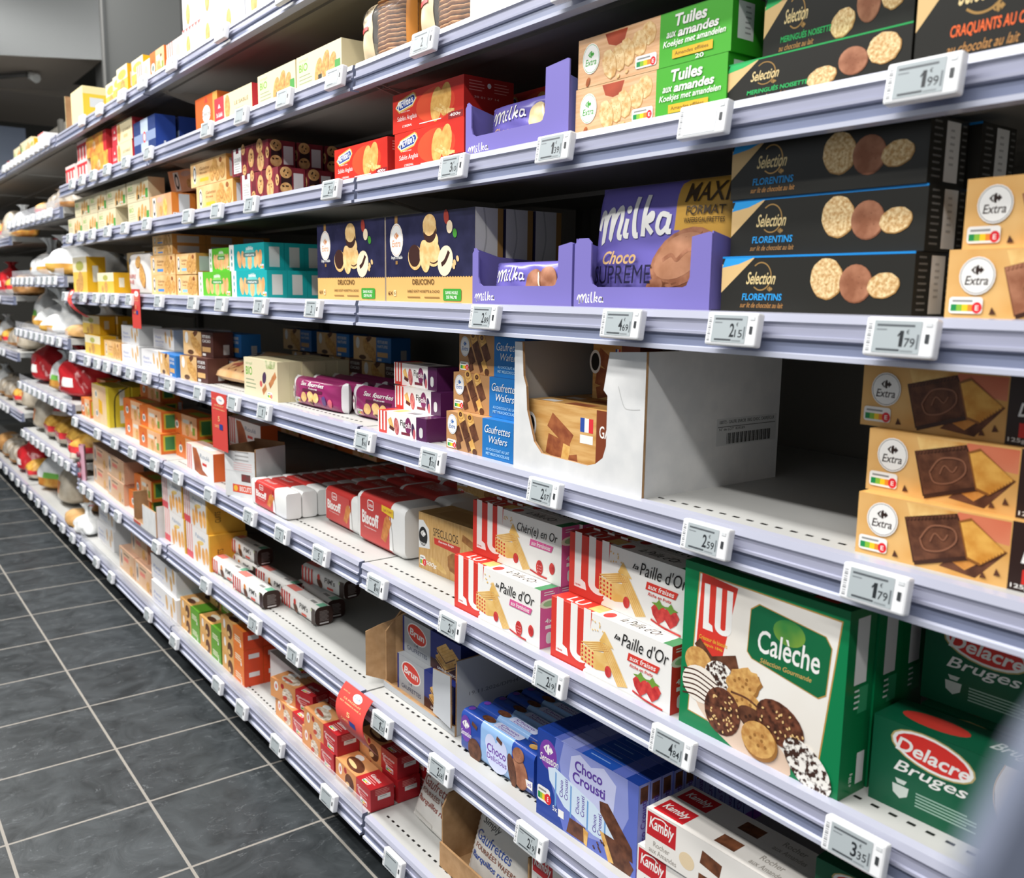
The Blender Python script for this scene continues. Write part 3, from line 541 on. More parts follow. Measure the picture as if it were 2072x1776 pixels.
def fig_fn():
    root=empty('fig_biscuit_pack'); mb=MB(); w,d,h=.165,.05,.042; mb.box(0,0,0,w,d,h,WH,r=m('#5d2558',.25))
    a_fig(Face(mb,(0,0,0),(1,0,0),(0,0,1),w,h),Face(mb,(w,0,0),(0,1,0),(0,0,1),d,h),Face(mb,(0,0,h),(1,0,0),(0,1,0),w,d)); mb.build('wrapper',root,bevel=.004,seg=2)
    e=MB(); e.prism([(-.012,.006),(0,.0),(0,h),(-.012,h-.004),(-.008,h*.7),(-.013,h*.5),(-.008,h*.3)],Vector((0,d/2,0)),Vector((1,0,0)),Vector((0,0,1)),.001,m('#cf3a30',.3)); e.build('crimped_end',root)
    return root
DEF['fig']=(fig_fn,'biscuit pack')
def a_purple(f):
    f.T('Sav. fourrées',.25,.74,.45,.14,WH,.2,.015); f.T('figue',.42,.62,.16,.08,WH); f.R(.3,.55,.68,.64,m('#5a1638')); B=tex('#ecc88c','#d8a862',50,name='filled_biscuit_print')
    for x,y,a in ((.32,.34,20),(.45,.4,-10),(.56,.38,10)): f.E(x,y,.22,.17,B,a)
    f.Q(.45,.24,.3,.22,B,-25); f.Q(.46,.18,.26,.1,m('#5a2a22'),-25); f.E(.72,.34,.14,.16,m('#5a3a78')); f.E(.82,.28,.13,.15,m('#d06070')); f.E(.07,.45,.14,.25,m('#8a2a54')); f.E(.07,.45,.12,.22,WH); arrows(f,.07,.5,.09,m('#8a2a54')); nutri(f,.16,.12,.1,.18)
pillow('plum_biscuit_pack','biscuit_pack','biscuit pack',.255,.066,.045,lambda a,b:(m('#e3e0e2',.3) if a<.12 or a>.97 else m('#8f2a60',.25)),a_purple,p=4)
def a_brown(side,sidec):
    def art(f,r,t):
        f.R(0,0,.62,1,tex('#e2bf8c','#cf9f62',8,name='sand_print')); f.R(.62,0,1,1,sidec); f.E(.12,.72,.16,.24,WH); f.E(.4,.9,.3,.1,CHOC,20); f.E(.25,.12,.3,.1,m('#5a3a24'))
        for x,y in ((.34,.62),(.44,.45),(.53,.3)): f.E(x,y,.2,.34,CK,25)
        f.T('PETITS BEURRE',.66,.76,.26,.12,WH); f.T(side,.66,.58,.26,.12,WH); f.R(.65,.2,.92,.4,m('#dcae72')); f.R(.66,.04,.76,.14,WH); r.R(0,0,1,1,sidec); r.R(.5,.1,.8,.5,m('#c8c4c2'))
        t.R(0,0,1,1,sidec)
    return art
BR=m('#53302a'); carton('brown_butter_biscuit_box','biscuit_box','biscuit box',.2,.06,.07,BR,a_brown('CACAO',BR)); carton('blue_butter_biscuit_box','biscuit_box','biscuit box',.2,.06,.065,m('#1d5fa8'),a_brown('NATURE',m('#2a74bc')))
def a_white(f,r,t):
    f.R(0,0,1,1,m('#e4e2e2')); f.T('Petit',.1,.5,.3,.14,m('#8a94c0')); f.T('beurre',.1,.3,.4,.14,m('#8a94c0')); f.lines(.1,.2,.4,2,.08,m('#b5bcd8'))
    for x,y in ((.62,.6),(.8,.4),(.9,.75)): f.E(x,y,.13,.3,tex('#e2b878','#c99a55',40,name='butter_biscuit_flat_print'),10)
carton('white_biscuit_box','biscuit_box','biscuit box',.2,.08,.065,m('#dcdcdc'),a_white); carton('tall_white_biscuit_box','biscuit_box','biscuit box',.282,.1,.087,m('#dcdcdc'),a_white)
def a_yellow(f,r,t):
    f.R(0,0,1,1,tex('#ecc860','#e0b440',5,name='yellow_print')); f.Pg([(0,.58),(1,.58),(1,1),(0,1)],m('#e9dfc0')); f.E(.5,.75,.5,.14,m('#b5b45a')); f.E(.52,.32,.32,.28,CK); f.E(.3,.2,.22,.18,CK); r.R(0,0,1,1,m('#d8a418')); r.R(.3,.3,.6,.75,m('#dcd6c4'))
carton('yellow_biscuit_box','biscuit_box','biscuit box',.24,.06,.074,m('#d8a418'),a_yellow); carton('tall_yellow_biscuit_box','biscuit_box','biscuit box',.248,.07,.14,m('#d8a418'),a_yellow); carton('small_yellow_box','biscuit_box','biscuit box',.13,.03,.1,m('#d8b42c'),a_yellow)
def a_orange(f,r,t):
    O=m('#d8702c'); f.R(0,0,.4,1,O); f.R(.4,0,1,1,tex('#eebf92','#e3a878',8,name='apricot_print')); f.E(.2,.42,.24,.2,WH); f.E(.2,.42,.17,.12,m('#7d8a86')); f.Pg([(.16,.6),(.24,.6),(.2,.78)],m('#c8372c'))
    f.RR(.45,.6,.7,.78,m('#dcd8cc'),.3); f.E(.62,.3,.26,.26,CK); f.E(.8,.5,.16,.2,m('#e8d8b0')); f.R(.82,.15,.92,.5,m('#7a9a3a')); f.E(.78,.72,.1,.06,m('#4a3320'))
    r.R(0,0,1,1,O); r.R(.12,.15,.72,.9,m('#c2b83a')); r.R(.2,.2,.64,.84,m('#3f7f4a')); r.R(.78,.3,.96,.95,m('#dcd8d4')); t.R(0,0,1,1,m('#d8762f')); t.R(.4,.3,.9,.8,m('#9aa83a'))
carton('orange_biscuit_box','biscuit_box','biscuit box',.24,.07,.068,m('#d8702c'),a_orange); carton('small_orange_box','biscuit_box','biscuit box',.14,.06,.077,m('#d8702c'),a_orange)
def a_multi(f,r,t):
    f.R(0,0,1,1,tex('#dfb08c','#e8cfa0',6,name='peach_cream_print'))
    for y in (.25,.75): f.E(.25,y,.12,.1,WH); f.E(.25,y,.08,.07,m('#7d8a86'))
    f.Pg([(.38,.3),(.6,.25),(.6,.6),(.38,.66)],m('#e8b02c')); f.R(.85,0,1,1,m('#d8c23a')); r.R(0,0,1,1,m('#cdb32c')); r.R(.5,.55,.75,.95,m('#dcd8c8')); r.R(.5,.1,.75,.42,m('#dcd8c8')); r.S([(.9,1),(.35,.8),(.25,.4),(.25,0)],.03,BLK)
carton('double_yellow_pack','biscuit_pack','biscuit pack',.25,.08,.155,m('#cdb32c'),a_multi)
def a_lus3(f,r,t):
    f.R(0,0,1,1,WH)
    for k in range(3): f.R(.02+k*.07,.05,.055+k*.07,1,m('#d3382c'))
    f.Pg([(.24,.95),(.45,.95),(.8,.1),(.5,.02),(.3,.1)],tex('#b5653a','#8f4526',20,name='caramel_brown_print')); f.Pg([(.38,.98),(.98,.8),(.98,.3),(.8,.1),(.6,.25),(.5,.7)],WH); f.T('Roulé',.52,.66,.34,.16,m('#7d8a9a')); f.R(.6,.42,.76,.52,m('#d3382c'))
    r.R(0,0,1,1,m('#d8622c')); t.R(0,0,1,1,m('#e8c0b4')); t.E(.6,.5,.9,.3,WH)
carton('striped_roll_box','biscuit_box','biscuit box',.25,.05,.08,m('#d8622c'),a_lus3)
def a_luy(f,r,t):
    f.R(0,0,1,1,m('#e6e2de'))
    for k in range(3): f.R(.04+k*.09,.08,.08+k*.09,1,m('#dc8a86'))
    f.R(0,.0,.28,.2,m('#d8505a')); f.T('Palmito',.4,.72,.4,.12,m('#8a9ab0')); f.E(.6,.62,.3,.06,m('#e8c878'),10)
    for x,y in ((.42,.25),(.55,.38),(.72,.3),(.86,.36)): f.E(x,y,.13,.24,tex('#ecb46c','#d99442',30,name='palmier_print'),10)
    f.R(.94,0,1,1,m('#dca63a')); r.R(0,0,1,1,tex('#e3ab3c','#d6982c',10,name='amber_print')); r.T('CUITS',.35,.3,.3,.16,m('#5a4010'),rot=90)
carton('striped_amber_box','biscuit_box','biscuit box',.222,.11,.108,m('#dca63a'),a_luy)
def pims(key,fruit):
    def fn():
        mb=MB(); w,d,h=.205,.048,.048; DB=m('#35211c',.35); L=[]; c=.014
        for cy,cz,q in ((c,c,180),(d-c,c,270),(d-c,h-c,0),(c,h-c,90)):
            for k in range(4): L.append((cy+c*cos(radians(q+k*30)),cz+c*sin(radians(q+k*30))))
        mb.grid(lambda s,t:(t*w,)+L[int(round(s*16))%16],16,1,m('#e8e6e2'),closed=True)
        mb.poly([(w,)+q for q in L],DB); mb.poly([(0,)+q for q in L][::-1],m('#d3382c'))
        f=Face(mb,(0,-.0003,0),(1,0,0),(0,0,1),w,h)
        for k in range(4): f.R(.01+k*.075,.1,.045+k*.075,.93,m('#cf3a30'))
        f.E(.44,.36,.3,.2,CHOC,-35); f.E(.42,.66,.14,.16,m('#e0862c') if fruit=='o' else m('#d3382c')); f.T("PiM's",.56,.5,.24,.3,m('#4a4a48'),.1); f.R(.62,.2,.76,.32,m('#d8503c')); f.R(.9,.08,1,.92,DB); f.E(.9,.8,.07,.09,m('#c8d4a8'))
        t=Face(mb,(0,0,h+.0003),(1,0,0),(0,1,0),w,d); t.R(0,.28,.3,.72,m('#dc7a70')); t.R(.3,.28,.66,.72,m('#cfcfcd')); t.R(.88,.28,1,.72,m('#6fae90')); t.R(.7,.3,.84,.5,m('#8a8a88'))
        r=Face(mb,(w+.0003,0,0),(0,1,0),(0,0,1),d,h); r.lines(.25,.75,.5,8,.07,m('#8d8380'),.4); r.R(.25,.1,.75,.17,m('#d8d4d2'))
        return mb.build('biscuit_box')
    DEF[key]=(fn,'biscuit box')
pims('orange_jam_box','o'); pims('strawberry_jam_box','s')
def a_beige(f,r,t):
    f.R(0,0,1,1,tex('#d8b99a','#cda684',8,name='blush_print')); f.R(.08,.15,.2,.9,m('#c8c4c0')); f.E(.14,.5,.12,.26,m('#6a6460')); f.R(.3,.5,.6,.68,m('#d87a6a')); f.R(.3,.78,.66,.84,m('#6a5a50')); f.E(.75,.28,.25,.2,CK,40); f.E(.9,.2,.06,.08,m('#5a3a24')); r.R(0,0,1,1,m('#d09a7a')); t.R(0,0,1,1,m('#dfb498'))
carton('blush_biscuit_box','biscuit_box','biscuit box',.27,.07,.083,m('#d3a182'),a_beige); carton('pink_biscuit_box','biscuit_box','biscuit box',.22,.08,.088,m('#d99a82'),a_beige)
def a_gen(ch):
    def art(f,r,t):
        O=tex('#dfa06a','#cf8448',8,name='orange_tan_print'); RD=m('#b8262c',.35); f.R(0,0,.6,1,O); f.R(.6,0,1,1,RD); C=tex('#6a3c24','#4a2415',40,name='glazed_cake_print') if ch else tex('#efe6d8','#a8937a',60,name='iced_cake_print',stretch=(1,1,4))
        f.E(.14,.66,.18,.26,WH); f.E(.14,.66,.09,.13,m('#d8837a')); f.E(.29,.8,.14,.14,m('#a8242a')); f.E(.41,.4,.44,.38,C,-10); f.E(.35,.24,.2,.12,m('#c04a3c') if not ch else m('#e8c088'),15); f.T('Génoises',.64,.5,.2,.16,WH,rot=-35); f.T('Génoises',.63,.62,.3,.12,WH,.0); f.lines(.66,.5,.24,2,.1,m('#e0a09a')); nutri(f,.72,.08,.18,.22)
        t.R(0,0,.6,1,O); t.R(.6,0,1,1,RD); t.E(.2,.78,.28,.16,WH); t.E(.33,.4,.72,.3,C,-8); t.E(.28,.34,.45,.09,m('#b5503c') if not ch else m('#e8c088'),-8); t.T('Génoises',.67,.5,.24,.18,WH); t.lines(.68,.4,.24,2,.1,m('#e0a09a')); nutri(t,.7,.08,.16,.18)
        r.R(0,0,1,1,m('#a8202a')); r.R(.3,.45,.85,.65,m('#dcdad8')); r.lines(.2,.9,.6,4,.07,m('#d88a86'),.4); r.lines(.4,.57,.35,1,.1,m('#9a9a98'))
    return art
carton('iced_sponge_box','cake_box','cake box',.178,.055,.05,m('#b8262c'),a_gen(False)); carton('glazed_sponge_box','cake_box','cake box',.17,.055,.05,m('#b8262c'),a_gen(True))
def a_gbox(col,col2):
    def art(f,r,t):
        f.R(0,0,.55,1,tex('#dcae6c','#c98a44',8,name='caramel_tan_print')); f.R(.55,0,1,1,col); f.E(.15,.65,.16,.26,WH); f.E(.38,.42,.38,.4,CHOC,15); f.E(.34,.26,.18,.14,m('#e0b878')); f.lines(.62,.5,.28,3,.12,m('#e8e4c8'),.5); f.E(.88,.15,.08,.1,WH)
        t.R(0,0,.6,1,tex('#dcae6c','#c98a44',8,name='caramel_tan_print')); t.R(.6,0,1,1,col); t.E(.3,.55,.5,.2,m('#ece2d0')); t.E(.35,.3,.5,.18,CHOC); r.R(0,0,1,1,col2); r.R(.25,.5,.8,.75,m('#dcd8d6'))
    return art
carton('green_sponge_box','cake_box','cake box',.185,.055,.05,m('#5e9a2a'),a_gbox(m('#5e9a2a'),m('#4f8a22'))); carton('orange_sponge_box','cake_box','cake box',.172,.055,.053,m('#d2451f'),a_gbox(m('#e07a30'),m('#d2451f')))
def a_wbox(f,r,t):
    f.R(0,0,1,1,m('#dcdad8')); f.E(.72,.62,.2,.24,m('#6a3a2c')); f.E(.85,.4,.12,.1,m('#8fae5a')); f.Q(.25,.3,.5,.12,m('#dcbcae'),-20); f.E(.6,.2,.14,.12,m('#e0983c')); t.R(0,0,1,1,m('#c9c8c4')); t.E(.6,.5,.3,.3,m('#d8b03c')); t.E(.4,.6,.2,.2,m('#5a4a3a')); nutri(t,.75,.1,.2,.3)
carton('white_fruit_cake_box','cake_box','cake box',.2,.09,.108,m('#d0cfcc'),a_wbox)
def a_crousti(f,r,t):
    D=m('#1f3f94',.3); L1=m('#5f6fc0',.3); L2=m('#8f98d4',.3); L3=m('#c4c8ea',.3); f.R(0,0,1,1,D)
    f.Pg([(.2,1),(1,1),(1,.0),(.3,.0),(.14,.5)],L1); f.Pg([(.28,1),(.9,1),(.92,.6),(.8,.2),(.5,.1),(.3,.4),(.24,.75)],L2); f.Pg([(.36,.9),(.45,.97),(.56,.9),(.68,.97),(.8,.86),(.78,.55),(.6,.3),(.44,.4),(.34,.66)],L3)
    badge_=m('#7a3aa0'); f.E(.12,.76,.14,.17,badge_); arrows(f,.12,.82,.08,WH); f.T('Sensation',.03,.66,.2,.09,WH,.25,.01)
    f.Pg([(.12,.62),(.2,.66),(.6,.52),(.82,.36),(.84,.28),(.78,.2),(.6,.18),(.3,.28),(.14,.48)],m('#cfe0f0',.15))
    for x in (.2,.36,.53,.7): f.Pg([(x,.62-.3*(x-.2)),(x+.015,.61-.3*(x-.2)),(x+.015,.24-.1*x),(x,.25-.1*x)],m('#6a9ad0'))
    V=m('#5a3a9a')
    for x,y in ((.23,.37),(.4,.3),(.57,.22)): f.T('Choco',x+.055,y,.13,.055,V,rot=90); f.T('Crousti',x+.105,y,.155,.055,V,rot=90)
    f.T('Choco',.4,.77,.27,.12,V,0,.02); f.T('Crousti',.38,.635,.32,.12,V,0,.02)
    f.Pg([(.65,.6),(.73,.62),(.96,.3),(.97,.16),(.88,.16),(.66,.48)],CHOC); f.Pg([(.33,.02),(.36,.2),(.52,.2),(.54,.02)],CHOC); f.Pg([(.66,.28),(.85,.28),(.98,.1),(.95,0),(.78,0)],CHOC); f.Pg([(.66,.28),(.7,.28),(.8,.02),(.75,.0)],WAF); f.Pg([(.5,.19),(.55,.17),(.54,.0),(.51,.02)],WAF)
    nutri(f,.01,.18,.14,.18); f.T('5x',.18,.16,.05,.06,WH); f.R(.24,.13,.3,.22,WH)
    for k in range(6): f.E(.58+random.uniform(0,.12),.05+random.uniform(0,.14),.012,.012,CHOC)
    t.R(0,0,1,1,D); t.R(.18,0,.88,1,L1); t.R(.25,0,.4,1,L2); t.R(.46,.0,.76,1,m('#1f50ae')); t.lines(.5,.5,.22,1,.3,m('#8aa8dc'),.3)
    r.R(0,0,1,1,L2); r.T('Choco Crousti',.65,.25,None,.1,V) if 0 else r.T('Choco Crousti',.8,.22,18,.04,V,rot=90) if 0 else None; r.R(.15,.8,.85,.97,CHOC); r.R(0,0,1,.12,badge_)
    b=Face(r.mb,r.o+Vector((.0004,0,0)),(0,1,0),(0,0,1),r.w,r.h); b.T('Choco Crousti',.75,.22,.085/r.w,.5*r.w/r.h,V,rot=90)
carton('chocolate_crisp_box','wafer_box','wafer box',.215,.022,.142,m('#1f3f94',.3),a_crousti)
def delicious():
    mb=MB(); w,d,h=.205,.033,.078; DB=m('#26479c',.18); LB=m('#8fb4e0',.18); c=.012; L=[]
    for cy,cz,q in ((c,c,180),(d-c,c,270),(d-c,h-c,0),(c,h-c,90)):
        for k in range(4): L.append((cy+c*cos(radians(q+k*30)),cz+c*sin(radians(q+k*30))))
    mb.grid(lambda s,t:(t*w,)+L[int(round(s*16))%16],16,14,lambda s,t:LB if .25<t<.72 else DB,closed=True)
    for x in (0,w): mb.poly([(x,)+q for q in L][::(1 if x else -1)],DB)
    f=Face(mb,(0,-.0003,0),(1,0,0),(0,0,1),w,h); V=m('#6a3aa0'); PL=m('#cdd4f0'); f.E(.52,.38,.4,.34,PL); f.E(.43,.62,.2,.22,PL); f.E(.58,.62,.2,.22,PL)
    f.T('Choco',.38,.42,.26,.2,V,0,.02); f.T('Delicious',.38,.26,.27,.13,V); f.E(.07,.6,.2,.32,V); arrows(f,.07,.7,.14,WH); f.T('Sensation',.0,.42,.15,.13,WH,.25,.01); f.E(.2,.22,.25,.26,CHOC); f.E(.82,.4,.26,.34,MILKC,20); f.E(.72,.34,.13,.36,CHOC,15); f.E(.8,.78,.2,.16,MILKC,30); f.Pg([(.92,.2),(.99,.18),(.99,.38),(.9,.36)],WH); f.T('x6',.925,.24,.05,.09,V)
    for q in ((.55,.82),(.2,.8)): f.Q(*q,.2,.1,CHOC,-20)
    t=Face(mb,(0,0,h+.0003),(1,0,0),(0,1,0),w,d); t.RR(.4,.25,.75,.75,PL,.3); t.T('Choco',.45,.5,.24,.2,V); t.T('Delicious',.46,.3,.22,.14,V); t.E(.3,.5,.5,.24,CHOC); t.E(.05,.5,.2,.2,V); t.E(.9,.5,.3,.2,WAF)
    return mb.build('biscuit_pack')
DEF['blue_sandwich_pack']=(delicious,'biscuit pack')
def a_brun(f,r,t):
    SI=m('#a9acb0',.4); B=m('#1f2f7c'); f.R(0,0,.5,1,SI); f.R(.5,0,1,1,B); f.R(0,0,.03,1,B); f.E(.26,.64,.5,.28,WH,-8); f.E(.26,.64,.46,.25,m('#d83a2c'),-8); f.T('Brun',.13,.57,.26,.2,WH,.05,.025,rot=-4); f.T('14',.22,.28,.06,.09,m('#3a3f5a')); f.T('GAUFRETTES',.08,.1,.36,.12,m('#3a3f5a'))
    f.R(.5,0,1,.28,m('#4a2a28'))
    for x,y,a,b in ((.86,.6,.12,.2),(.75,.4,.16,.24),(.76,.62,.15,.24)):
        for q,mt in ((.1,m('#d9a85a')),(.07,m('#5a3320')),(.035,m('#d9a85a'))): f.Pg([(x-a,y),(x-a,y-q),(x,y-b-q),(x+a,y-q),(x+a,y),(x,y-b)],mt)
        f.Pg([(x-a,y),(x,y-b),(x+a,y),(x,y+b)],WAF)
        for i in range(1,5): f.S([(x-a+a*i/5,y-b*i/5),(x+a*i/5,y+b-b*i/5)],.008,m('#b5803c'))
    f.T('SAVEUR CHOCO',.62,.06,.34,.07,WH); t.R(0,0,.5,1,m('#a4a7aa')); t.R(.5,0,1,1,B); r.R(0,0,1,1,B)
carton('silver_wafer_box','wafer_box','wafer box',.21,.1,.075,m('#1f2f7c'),a_brun)
def a_kam(f,r,t):
    f.R(0,0,1,1,m('#e8e4de')); f.Pg([(.01,.42),(.22,.42),(.22,.95),(.01,.95)],m('#bf2028')); f.T('Kambly',.025,.52,.18,.34,WH,.2,.02); f.S([(.06,.86),(.12,.9),(.16,.84)],.03,WH); f.T('Rocher',.06,.22,.12,.12,m('#9a948c')); f.T('aux Amandes',.03,.06,.2,.12,m('#9a948c'))
    RC=tex('#7a4a30','#4a2a1a',60,name='rocher_print'); f.Q(.46,.6,.5,.3,RC,-10); f.Q(.75,.5,.5,.3,RC,10); f.Q(.43,.15,.35,.25,RC); f.E(.3,.35,.2,.18,m('#e0cba8'))
    t.R(0,0,1,1,m('#dedad4')); t.Pg([(.03,.12),(.24,.12),(.24,.88),(.03,.88)],m('#bf2028')); t.T('Kambly',.05,.3,.17,.4,WH,.2,.02); t.Q(.5,.5,.7,.5,RC); t.T('Rocher',.68,.55,.14,.25,m('#9a948c')); t.T('aux Amandes',.66,.2,.2,.22,m('#9a948c')); r.R(0,0,1,1,m('#dedad4'))
carton('white_almond_rock_box','biscuit_box','biscuit box',.24,.045,.064,m('#e8e4de'),a_kam)
def a_simply(col):
    def art(f):
        script(f,'Simply',.12,.8,.34,.13,m('#4a4a4a'),.0); f.T('Gaufrettes',.08,.58,.66,.15,m(col),.2,.0); f.T('FOURRÉES WAFERS',.1,.46,.75,.09,m('#8a5a4a')); f.T('Barquillos rellenos',.08,.3,.85,.11,m(col),.1); f.Pg([(.75,.1),(.98,.1),(.98,.5),(.8,.45)],WAF); f.R(.06,.06,.5,.12,m('#c9c6c0'))
    return art
pillow('pale_wafer_pack','wafer_pack','wafer pack',.17,.13,.03,lambda a,b:m('#d9d6d0',.3),a_simply('#8a3a2c'),p=5,crimp=.006); pillow('pale_blue_lettered_pack','wafer_pack','wafer pack',.17,.13,.03,lambda a,b:m('#d9d6d0',.3),a_simply('#2f4fa0'),p=5,crimp=.006)
def wafflepack(brown=False):
    root=empty('waffle_pack'); w,h,d=.165,.115,.075
    n=13; WM=tex('#c28d58','#9a683a',80,.6,'crisp_waffle',bump=.5)
    for k in range(n):
        mb=MB(); cx,cz,cy=w*.6,.012+k*.0078,d*.5; R=.054
        mb.grid(lambda s,t:(cx+(R*(1-.02*(1-sin(pi*t)))+.0012*sin(s*2*pi*18))*sin(pi*t)**.25*cos(2*pi*s)+.002*sin(k*2.1),cy+(R*.62+.001*sin(s*2*pi*18))*sin(pi*t)**.25*sin(2*pi*s),cz-.0034*cos(pi*t)+.0008*sin(s*2*pi*9)*sin(pi*t)),54,6,WM,closed=True)
        mb.build('waffle',root)
    fr,bk=pillow_fn(w,h,d,3.5,lump=.002); fb=MB(); fm=film('clear_film','#f4f0ea',.13,.08); g=lambda q:Vector((q.x,q.y+d*.5,q.z))
    fb.grid(lambda a,b:g(fr(a,b)),20,18,fm); fb.grid(lambda a,b:g(bk(1-a,b)),20,18,fm)
    for q in (0,1): fb.prism([(.2,0),(.8,.0),(.75,.012),(.6,.016),(.4,.011),(.22,.014)] if q else [(.2,0),(.8,0),(.8,-.004),(.2,-.004)],Vector((.2*w,d*.5,h*q)),Vector((w*.75,0,0)),Vector((0,0,1)),.0004,fm)
    fb.build('clear_wrapper',root)
    pb=MB(); PM=m('#dcc8a4',.4); pb.grid(lambda a,b:g(fr(a*.42,b))+Vector((0,-.0012,0)),8,18,PM)
    f=Face(pb,(0,0,0),(1,0,0),(0,0,1),w,h,fn=lambda a,b,o:g(fr(a,b,o))+Vector((0,-.002,0))); f.E(.09,.84,.07,.1,BLK); f.E(.09,.84,.045,.06,WH); f.T('WAFFLES',.15,.8,.24,.1,m('#4a3a30')); script(f,'fines',.14,.68,.14,.08,m('#4a3a30'),0); f.R(.04,.54,.34,.6,m('#c83a3a')); pb.build('paper_band',root)
    sb=MB(); sb.grid(lambda a,b:g(fr(.96+.04*a,b*.8+.1))+Vector((.0004,-.0006,0)),3,10,m('#d28a3c',.4)); sb.grid(lambda a,b:g(bk(1-.12*a,b*.8+.1))+Vector((.0006,.0006,0)),4,10,m('#d28a3c',.4)); sb.build('side_label',root)
    return root
DEF['waffle_pack']=(wafflepack,'waffle pack')
def a_wcookie(col):
    def art(f,r,t):
        f.R(0,0,1,1,m('#e9e7e8')); f.E(.3,.4,.22,.34,tex('#e2ad62','#c98a3c',30,name='round_biscuit_print')); f.T('Sablés',.55,.6,.28,.14,m('#7a7a80'),.3); f.lines(.55,.42,.25,3,.12,m('#a8a8ae'))
        for k in range(6): f.Pg([(k/6,1),((k+1)/6,1),((k+.5)/6,.86)],m(col))
        r.R(0,0,1,1,m('#dcdadb'))
    return art
carton('white_sable_box','biscuit_box','biscuit box',.15,.06,.078,m('#e3e1e2'),a_wcookie('#e06a64')); carton('white_plain_sable_box','biscuit_box','biscuit box',.15,.06,.078,m('#e3e1e2'),a_wcookie('#e9e7e8')); carton('pale_blue_box','biscuit_box','biscuit box',.17,.06,.09,m('#b8c6e0'),a_wcookie('#b8c6e0'))
def a_stripe(f,r,t):
    f.R(0,0,1,1,m('#eadcd4'))
    for k in range(3): f.R(.06+k*.13,.1,.12+k*.13,1,m('#d86a62'))
    f.E(.7,.5,.3,.3,m('#eec0a8')); r.R(0,0,1,1,m('#e0d0c8'))
carton('pink_striped_box','biscuit_box','biscuit box',.145,.05,.07,m('#eadcd4'),a_stripe)
def a_sable(f,r,t):
    f.R(0,0,1,1,m('#e6d6ae')); f.R(0,0,.27,1,m('#cf3a44')); f.Pg([(.1,.62),(.135,.78),(.17,.62)],WH); f.T('St-Sablé',.05,.3,.17,.16,WH); f.E(.36,.55,.26,.42,CK); f.T('LE SABLÉ',.55,.5,.36,.16,m('#8a7a58')); f.R(.58,.2,.78,.36,m('#cdb887')); r.R(0,0,1,1,m('#c0303a'))
carton('red_edged_shortbread_box','biscuit_box','biscuit box',.256,.06,.067,m('#c0303a'),a_sable)
def a_orj(f,r,t):
    f.R(0,0,1,1,m('#d86226')); f.E(.5,.5,.34,.24,WH); f.T('Délices',.32,.44,.36,.14,m('#6a6a66')); f.Pg([(.42,.8),(.58,.8),(.5,.98)],m('#cf3a30')); f.R(.8,0,1,1,m('#d8a050')); r.R(0,0,1,1,m('#c9772f'))
carton('upright_orange_box','biscuit_box','biscuit box',.17,.05,.092,m('#d86226'),a_orj)
def a_blue(f,r,t):
    N=m('#2c3f74'); f.R(0,0,1,1,N); f.R(.33,0,.67,1,m('#b5c2d4')); f.R(0,.36,1,.62,m('#8a9aba')); f.E(.5,.5,.14,.16,m('#d84a44')); f.E(.5,.5,.09,.1,WH); r.R(0,0,1,1,m('#27408c',.3)); r.R(.4,.1,.5,.3,m('#c9ced8'))
carton('navy_biscuit_pack','biscuit_pack','biscuit pack',.236,.06,.108,m('#27408c',.3),a_blue,bevel=.005)
carton('sweet_wrapper_box','biscuit_box','biscuit box',.3,.06,.07,m('#dba23c'),lambda f,r,t:(f.R(0,0,1,1,tex('#e0b048','#d8743a',26,name='mixed_orange_print')),f.R(.85,0,1,1,m('#c8343a')),f.E(.4,.5,.3,.22,tex('#efd8a8','#c86a3c',40,name='mixed_cake_print')),r.R(0,0,1,1,m('#c8343a'))))
carton('red_stripe_pack','biscuit_box','biscuit box',.17,.06,.075,m('#e6d8d2'),lambda f,r,t:(f.R(0,0,1,1,m('#e8d2cc')),f.R(0,.7,1,.85,m('#d8343c')),[f.R(.05+.3*k,0,.2+.3*k,.7,m('#d8343c')) for k in range(3)]))
def a_inner(f,r,t):
    f.R(0,0,1,1,tex('#d8ae70','#c08c4a',14,name='plank_print',stretch=(1,1,8))); f.R(.62,0,1,1,m('#7a3a20')); f.T('GAUFRETTES',.645,.62,.345,.17,WH,0,.01); f.T('WAFERS',.7,.38,.25,.16,WH,0,.01); f.Q(.32,.62,.55,.24,tex('#a8643c','#84442a',60,name='glazed_wafer_print'),-30); f.Q(.3,.35,.5,.3,tex('#a8643c','#84442a',60,name='glazed_wafer_print'),-12); f.Q(.36,.16,.6,.2,tex('#a8643c','#84442a',60,name='glazed_wafer_print'),12); f.Q(.37,.3,.16,.26,WAF,-12)
    f.R(.49,.66,.525,.86,m('#2f4fa0')); f.R(.525,.66,.56,.86,WH); f.R(.56,.66,.595,.86,m('#d8343c')); f.R(.49,.5,.595,.62,WH); f.E(.05,.62,.14,.2,WH); f.E(.05,.62,.1,.15,BLK)
    t.R(0,0,1,1,tex('#d8ae70','#c08c4a',14,name='plank_print',stretch=(1,1,8))); t.R(.72,0,1,1,m('#7a3a20')); t.R(.08,.3,.2,.7,WH); t.Q(.4,.5,1.2,.5,tex('#a8643c','#84442a',60,name='glazed_wafer_print')); r.R(0,0,1,1,m('#7a3a20'))
carton('enrobed_wafer_box','wafer_box','wafer box',.258,.045,.1,m('#7a3a20'),a_inner); carton('upright_enrobed_box','wafer_box','wafer box',.1,.045,.09,m('#7a3a20'),a_inner)
